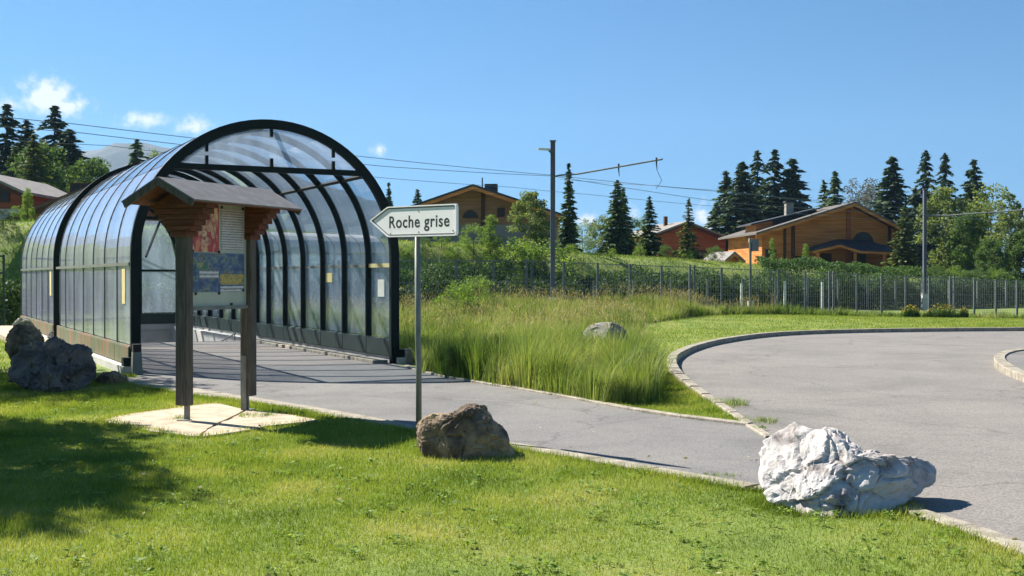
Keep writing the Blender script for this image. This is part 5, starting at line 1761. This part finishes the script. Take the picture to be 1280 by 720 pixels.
mast(691, 177, D1, 'tall blue-grey railway mast with lamp and long bracket arm in the middle', (828, 199, 56), 221, True, w=.25)
mast(1156, 237, D2, 'railway mast with bracket arm before the trees at the right', (1285, 262, 75), 270, w=.21)
so = at(938, 298, 62)
z0 = Hs(so.x, so.y)
sgm = empty('railway_signal', (so.x, so.y, z0), 0, label='thin grey post with small box signal before the log house', cat='signal')
MB().tube([(0, 0, -.1), (0, 0, so.z - z0)], .07, 8).build('post', 'post_grey', sgm)
MB().box((.24, 0, so.z - z0 - .35), (.34, .2, .62)).build('signal_box', 'galv_blue', sgm)
MB().box((.0, 0, so.z - z0 - .1), (.16, .1, .22)).build('cap', 'wall_conc', sgm)
MB().box((.0, 0, .4), (.25, .25, .9)).build('base', 'wall_conc', sgm)


def wire_px(pts, label, r=.013, sag=.12):
    P_ = [at(*p) for p in pts]
    out = []
    for a, b in zip(P_, P_[1:]):
        for i in range(8):
            q = a.lerp(b, i / 8); q.z -= sag * 4 * (i / 8) * (1 - i / 8)
            out.append(q)
    out.append(P_[-1])
    o = MB().tube(out, r, 5).build('overhead_wire', 'wire')
    tag(o, label, 'wire', 'overhead railway wires')


wire_px([(-60, 138, 38), (85, 154, 42), (465, 197, 52), (690, 219, D1), (905, 240, 68), (1160, 262, D2 - 1), (1400, 275, 92)], 'topmost overhead wire crossing behind the canopy and past the mast', sag=.03)
wire_px([(-60, 151, 38), (92, 165, 42), (480, 208, 52), (690, 220, D1 - .2), (905, 253, 68), (1160, 270, D2 - 1), (1400, 284, 92)], 'second overhead wire from the top, meeting the mast just below the first', sag=.03)
wire_px([(-60, 170, 37), (135, 182, 42.5), (475, 222, 51), (640, 234, 56), (735, 243, 58), (895, 258, 66), (1200, 283, 78), (1400, 292, 90)], 'lowest overhead wire passing left and right of the mast', sag=.02, r=.010)
wire_px([(700, 224, D1), (820, 232, 57), (905, 238, 63), (1100, 262, 74), (1300, 280, 86)], 'overhead wire that starts at the mast bracket and runs right', sag=.03, r=.010)


# ------------------------------------------------------------------ houses
def gable_house(name, label, px, d, rot, half_l, half_r, wall_h, apex_z, eave_drop_l, eave_drop_r, depth, wall_m, roof_m, z_base, base_m=None, base_h=0.0, over=1.0, fw=1.0):
    """house with its gable facing the camera; local x right, y back; ridge at x=0"""
    X = (px - 640) / FPX * d
    o = empty(name, (X, d, z_base), rot, label=label, cat='house')
    za = apex_z - z_base
    zl, zr = za - eave_drop_l, za - eave_drop_r            # roof height at the outer edges
    sl, sr = eave_drop_l / half_l, eave_drop_r / half_r
    wl_, wr_ = half_l - over, half_r - over
    rt = 0.28
    tz = lambda x: za - rt - (-x * sl if x < 0 else x * sr)
    # body
    MB().plate([(-wl_, base_h - 1.5), (wr_, base_h - 1.5), (wr_, tz(wr_)), (0, tz(0)), (-wl_, tz(-wl_))], 0.06, depth).build('wall', wall_m, o)
    # log courses on the gable
    ch = 0.30
    z = max(base_h, 0.0)
    while z < tz(0) - .1:
        zt = z + ch - .03
        xl = -wl_ if tz(-wl_) > zt else -(za - rt - zt) / sl
        xr = wr_ if tz(wr_) > zt else (za - rt - zt) / sr
        if xr - xl > .4:
            MB().box(((xl + xr) / 2, 0.02, (z + zt) / 2), (xr - xl, 0.10, zt - z)).build('log_course', wall_m, o)
        z += ch
    if base_m:
        MB().box(((wr_ - wl_) / 2, -.03, base_h / 2 - .75), (wl_ + wr_ + .1, .14, base_h + 1.5)).build('base_wall', base_m, o)
    # roof slabs
    for (x1, z1, sg) in ((-half_l, zl, -1), (half_r, zr, 1)):
        q = [(0, za), (x1, z1), (x1, z1 - rt * .6), (0, za - rt * .6)]
        if sg > 0: q = q[::-1]
        MB().plate(q, -fw, depth + .6).build('roof', roof_m, o)
        q = [(0, za - rt * .6 - .002), (x1, z1 - rt * .6 - .002), (x1, z1 - rt * 1.5), (0, za - rt * 1.5)]
        if sg > 0: q = q[::-1]
        MB().plate(q, -fw + .03, -fw + .12).build('barge_board', 'chalet_wood' if wall_m != 'chalet_red' else 'dark_wood', o)
    return o, dict(wl=wl_, wr=wr_, za=za, tz=tz)


def window(o, x, z, w, h, y=-.05, frame='dark_wood', arch=False, label=None):
    if arch:
        n = 12
        pts = [(x + w / 2 * math.cos(math.pi * i / n), z + h * math.sin(math.pi * i / n)) for i in range(n + 1)]
        pts2 = [(x + (w / 2 - .1) * math.cos(math.pi * i / n), z + .08 + (h - .16) * math.sin(math.pi * i / n)) for i in range(n + 1)]
        f_ = MB().plate(pts[::-1], y - .03, y + .02).build('window_frame', frame, o)
        MB().plate(pts2[::-1], y - .045, y - .033).build('pane', 'window', f_)
    else:
        f_ = MB().box((x, y, z + h / 2), (w, .08, h)).build('window_frame', frame, o)
        for sx in (-1, 1):
            MB().box((x + sx * w / 4 * .96, y - .045, z + h / 2), (w / 2 - .12, .02, h - .16)).build('pane', 'window', f_)


# log house at the right
hX = Hs((1050 - 640) / FPX * 108, 108)
ho, hp = gable_house('log_house', 'large honey-coloured log house with wide grey roof at the right', 1062, 108, R(3), 8.9, 5.0, 3.0, 8.35, 2.78, 2.6, 13, 'chalet_wood', 'roof_log', hX - .2, over=.9, fw=1.5)
zb = hX - .2
for (x, w) in ((-5.2, .3), (-.15, .34), (3.6, .26), (-5.95, .22)):
    hh_ = hp['tz'](x)
    MB().box((x, -.12, hh_ / 2), (w, .14, hh_)).build('wall_post', 'dark_wood' if x != -.15 else 'chalet_red', ho)
window(ho, 1.2, 3.15, 1.9, .95, arch=True)
window(ho, -7.2, .9, 1.0, 1.6)
window(ho, -4.6, .8, .8, 1.1)
MB().box((-6.9, -.4, 0.5), (2.0, .8, .8)).build('balcony', 'chalet_wood', ho)
# porch with its own hipped roof
pr = MB()
ppx0, ppx1, pz = -3.9, 3.4, 2.85
pr.add([(ppx0 - .4, -3.0, pz - .55), (-.9, -3.0, pz - .55), (-.2, -3.0, pz - .62), (ppx1 + .5, -3.0, pz - .70), (ppx0 - .2, 0, pz - .4), (-1.2, 0, pz + .45), (1.4, 0, pz + .42), (ppx1 + .5, 0, pz - .45), (-1.9, -2.9, pz + .0)],
       [(0, 8, 5, 4), (8, 1, 5), (1, 2, 5), (2, 6, 5), (2, 3, 6), (3, 7, 6)])
pr_o = pr.build('porch_roof', 'roof_dark', ho)
sol = pr_o.modifiers.new('thickness', 'SOLIDIFY'); sol.thickness = .12; sol.offset = 1
MB().bar((ppx0 - .4, -3.08, pz - .66), (-1.9, -3.08, pz - .12), .1, .2).bar((-1.9, -3.08, pz - .12), (-.2, -3.08, pz - .62), .1, .2).bar((-.2, -3.08, pz - .66), (ppx1 + .5, -3.08, pz - .78), .1, .2).build('porch_fascia', 'chalet_wood', ho)
for x in (ppx0 + .1, -.5, 2.1):
    MB().box((x, -2.85, (pz - .7) / 2), (.24, .24, pz - .75)).build('porch_post', 'chalet_wood', ho)
for k in range(9):
    if k in (4,): continue
    MB().box((ppx0 + .5 + k * .78, -2.85, .55), (.55, .06, .9)).build('porch_panel', 'chalet_red', ho)
MB().box((-2.3, -.08, 1.1), (1.2, .1, 2.1)).build('door', 'dark_wood', ho)
window(ho, .8, 1.0, 1.3, 1.2)
# dormer with dark roof and chimney, left behind the ridge
MB().plate([(-8.0, 3.6), (-6.5, 4.0), (-6.5, 5.15), (-8.0, 4.85)], 2.0, 6.0).build('dormer_wall', 'chalet_wood', ho)
MB().plate([(-6.5, 4.0), (-2.8, 5.1), (-2.3, 6.2), (-6.5, 5.15)], 2.2, 6.0).build('dormer_face', 'roof_dark', ho)
MB().plate([(-8.6, 4.72), (-2.0, 6.3), (-2.0, 6.42), (-8.6, 4.86)][::-1], 1.5, 7).build('dormer_roof', 'roof_dark', ho)
MB().box((-4.4, 4, 6.1), (.7, .7, 1.7)).build('chimney', 'plaster', ho)
MB().box((-4.4, 4, 7.0), (.9, .9, .14)).build('chimney_cap', 'roof_dark', ho)

# shed
sX = (921 - 640) / FPX * 101
so_, sp_ = gable_house('garden_shed', 'little open shed with pale grey gable roof left of the log house', 916, 101, R(24), 1.0, 1.1, 1.0, Hs(sX, 101) + 1.5, .75, .8, 2.6, 'chalet_wood', 'roof_grey', Hs(sX, 101), over=.25, fw=.3)
so_['category'] = 'shed'

# russet house in the middle
mX = Hs((862 - 640) / FPX * 128, 128)
mo, mp_ = gable_house('russet_house', 'dark russet wooden house with low grey roof behind the thin spruce', 855, 126, R(14), 3.6, 5.4, 2.2, 7.5, 1.3, 1.9, 10, 'chalet_red', 'roof_grey', mX - .2, over=.7, fw=1.1)
MB().box((-.9, 3.0, mp_['za'] - .2), (.35, .35, 1.7)).build('chimney', 'dark_wood', mo)
window(mo, -.6, 1.3, 1.4, 1.0)
window(mo, 2.0, 1.3, 1.2, 1.0)
MB().box((0, -.04, 0.3), (8, .1, .9)).build('base_wall', 'dark_wood', mo)

# tan house behind the sign
tX = Hs((600 - 640) / FPX * 90, 90)
to, tp = gable_house('tan_house', 'tan boarded house with dark low-pitched roof behind the sign', 594, 90, R(-4), 7.4, 7.0, 2.6, 8.5, 2.5, 2.35, 12, 'chalet_tan', 'roof_dark', tX - .2, base_m='plaster', base_h=2.25, over=1.0, fw=1.6)
MB().box((.6, -.14, tp['tz'](.6) / 2), (.26, .14, tp['tz'](.6))).build('wall_post', 'dark_wood', to)
window(to, -.35, tp['za'] - 2.45, 1.15, .62, arch=True, y=-.08)
window(to, 1.95, tp['za'] - 2.35, .55, .68, y=-.08)
MB().box((-3.3, -.10, tp['za'] - 3.2), (.2, .1, 1.4)).build('wall_post', 'dark_wood', to)
MB().box((.95, 3, tp['za'] - .15), (.95, .9, .95)).build('chimney', 'roof_dark', to)
MB().box((4.1, 4, tp['za'] - 1.15), (.9, .8, 1.7), taper=.72).build('chimney', 'roof_dark', to)
MB().tube([(.35, 2, tp['za'] - .3), (.35, 2, tp['za'] + .75)], .05, 6).build('aerial', 'iron', to)

# houses at the left
aX = (-20 - 640) / FPX * 72
lo, lp_ = gable_house('brown_house', 'brown house with grey roof at the far left edge', -18, 72, R(0), 5.0, 2.75, 3, 7.95, 2.6, 1.25, 9, 'chalet_red', 'roof_grey', Hs(aX, 72) - .2, base_m='pale_plaster', base_h=1.9, over=.5, fw=1.0)
window(lo, 1.0, 2.3, 1.0, 1.1)
bX = (150 - 640) / FPX * 70
bo, bp_ = gable_house('barn', 'house with long reddish brown roof just behind the canopy', 158, 70, R(12), 6.8, 5.5, 3, 7.7, 2.9, 2.4, 12, 'chalet_red', 'roof_brown', Hs(bX, 70) - .2, over=.8, fw=1.0)
window(bo, -2.5, 2.0, 1.2, 1.2)

# ------------------------------------------------------------------ glass shelter on the far platform
SH = math.atan2(-0.72, -0.69)
sh = empty('platform_shelter', (-6.9, 57.4, -0.4), SH, label='pale glass vaulted shelter beyond the track, seen through the canopy', cat='shelter')
w_, l_, hz_ = 2.6, 9.0, 3.15
for i in range(7):
    x = l_ * i / 6
    ring = []
    for k in range(9):
        a = math.pi * k / 8
        ring.append(Vector((x, math.cos(a) * w_ / 2, hz_ + math.sin(a) * .85)))
    MB().tube([Vector((x, w_ / 2, 0))] + ring + [Vector((x, -w_ / 2, 0))], .045, 6).build('arch_rib', 'rail', sh)
for i in range(6):
    x0, x1 = l_ * i / 6 + .05, l_ * (i + 1) / 6 - .05
    for sg in (-1, 1):
        MB().box(((x0 + x1) / 2, sg * w_ / 2, 1.75), (x1 - x0, .012, 2.6)).build('side_pane', 'glass_side', sh)
    pts_o = [(math.cos(math.pi * k / 10) * (w_ / 2 + .02), hz_ + math.sin(math.pi * k / 10) * .88) for k in range(11)]
    pts_i = [(math.cos(math.pi * k / 10) * (w_ / 2 - .01), hz_ + math.sin(math.pi * k / 10) * .85) for k in range(11)]
    ring = pts_o + pts_i[::-1]
    mb = MB(); nn_ = len(ring)
    vs = [(x0, p[0], p[1]) for p in ring] + [(x1, p[0], p[1]) for p in ring]
    fs = [(j, (j + 1) % nn_, nn_ + (j + 1) % nn_, nn_ + j) for j in range(nn_)]
    mb.add(vs, fs).build('roof_pane', 'pale_plaster', sh)
MB().box((l_ / 2, 0, .2), (l_, w_ + .2, .4)).build('plinth', 'wall_conc', sh)

# ------------------------------------------------------------------ far mountain
g = np.random.default_rng(77)
MD = 2600.0
nx_, ny_ = 90, 14
ridge = [(-900, 196), (-500, 188), (-100, 190), (60, 190), (100, 183), (122, 178), (140, 179), (165, 171), (195, 176), (215, 181), (250, 185), (320, 200), (420, 235), (560, 270), (800, 330)]
rx_ = np.array([p[0] for p in ridge]); ry_ = np.array([p[1] for p in ridge])
pxs = np.linspace(-900, 800, nx_)
V = []
for j in range(ny_):
    f_ = j / (ny_ - 1)
    for i, px in enumerate(pxs):
        top = np.interp(px, rx_, ry_)
        q = at(px, top, MD)
        zz = q.z * (1 - abs(f_ * 2 - 1) ** 1.3)
        yy = MD + (f_ - .5) * 1100
        xx_ = q.x
        nz_ = mnoise.fractal(Vector((xx_ / 160, yy / 160, 3.0)), 0.9, 2.0, 5)
        V.append((xx_, yy, max(-4, zz + nz_ * 26 * (1 - abs(f_ * 2 - 1)) * (zz / 300 + .2) - 3)))
Q = [[j * nx_ + i, j * nx_ + i + 1, (j + 1) * nx_ + i + 1, (j + 1) * nx_ + i] for j in range(ny_ - 1) for i in range(nx_ - 1)]
link('mountain', np_mesh('mountain', np.array(V), None, 'mountain', np.array(Q), smooth=True), kind='structure')

# ------------------------------------------------------------------ the air
hm, hn_, hl, ho_ = shader('haze_air')
vol = hn_.new('ShaderNodeVolumePrincipled')
vol.inputs['Color'].default_value = (0.42, 0.68, 1.0, 1)
vol.inputs['Density'].default_value = 0.00011
vol.inputs['Anisotropy'].default_value = 0.2
hl.new(vol.outputs[0], ho_.inputs['Volume'])
M['haze'] = hm
gmax = max(abs(gx).max(), abs(gy).max()) + 100
hz = MB().box((0, 0, 215), (2 * gmax, 2 * gmax, 438)).build('haze', 'haze')
tag(hz, kind='stuff', label='thin blue summer haze over the valley')
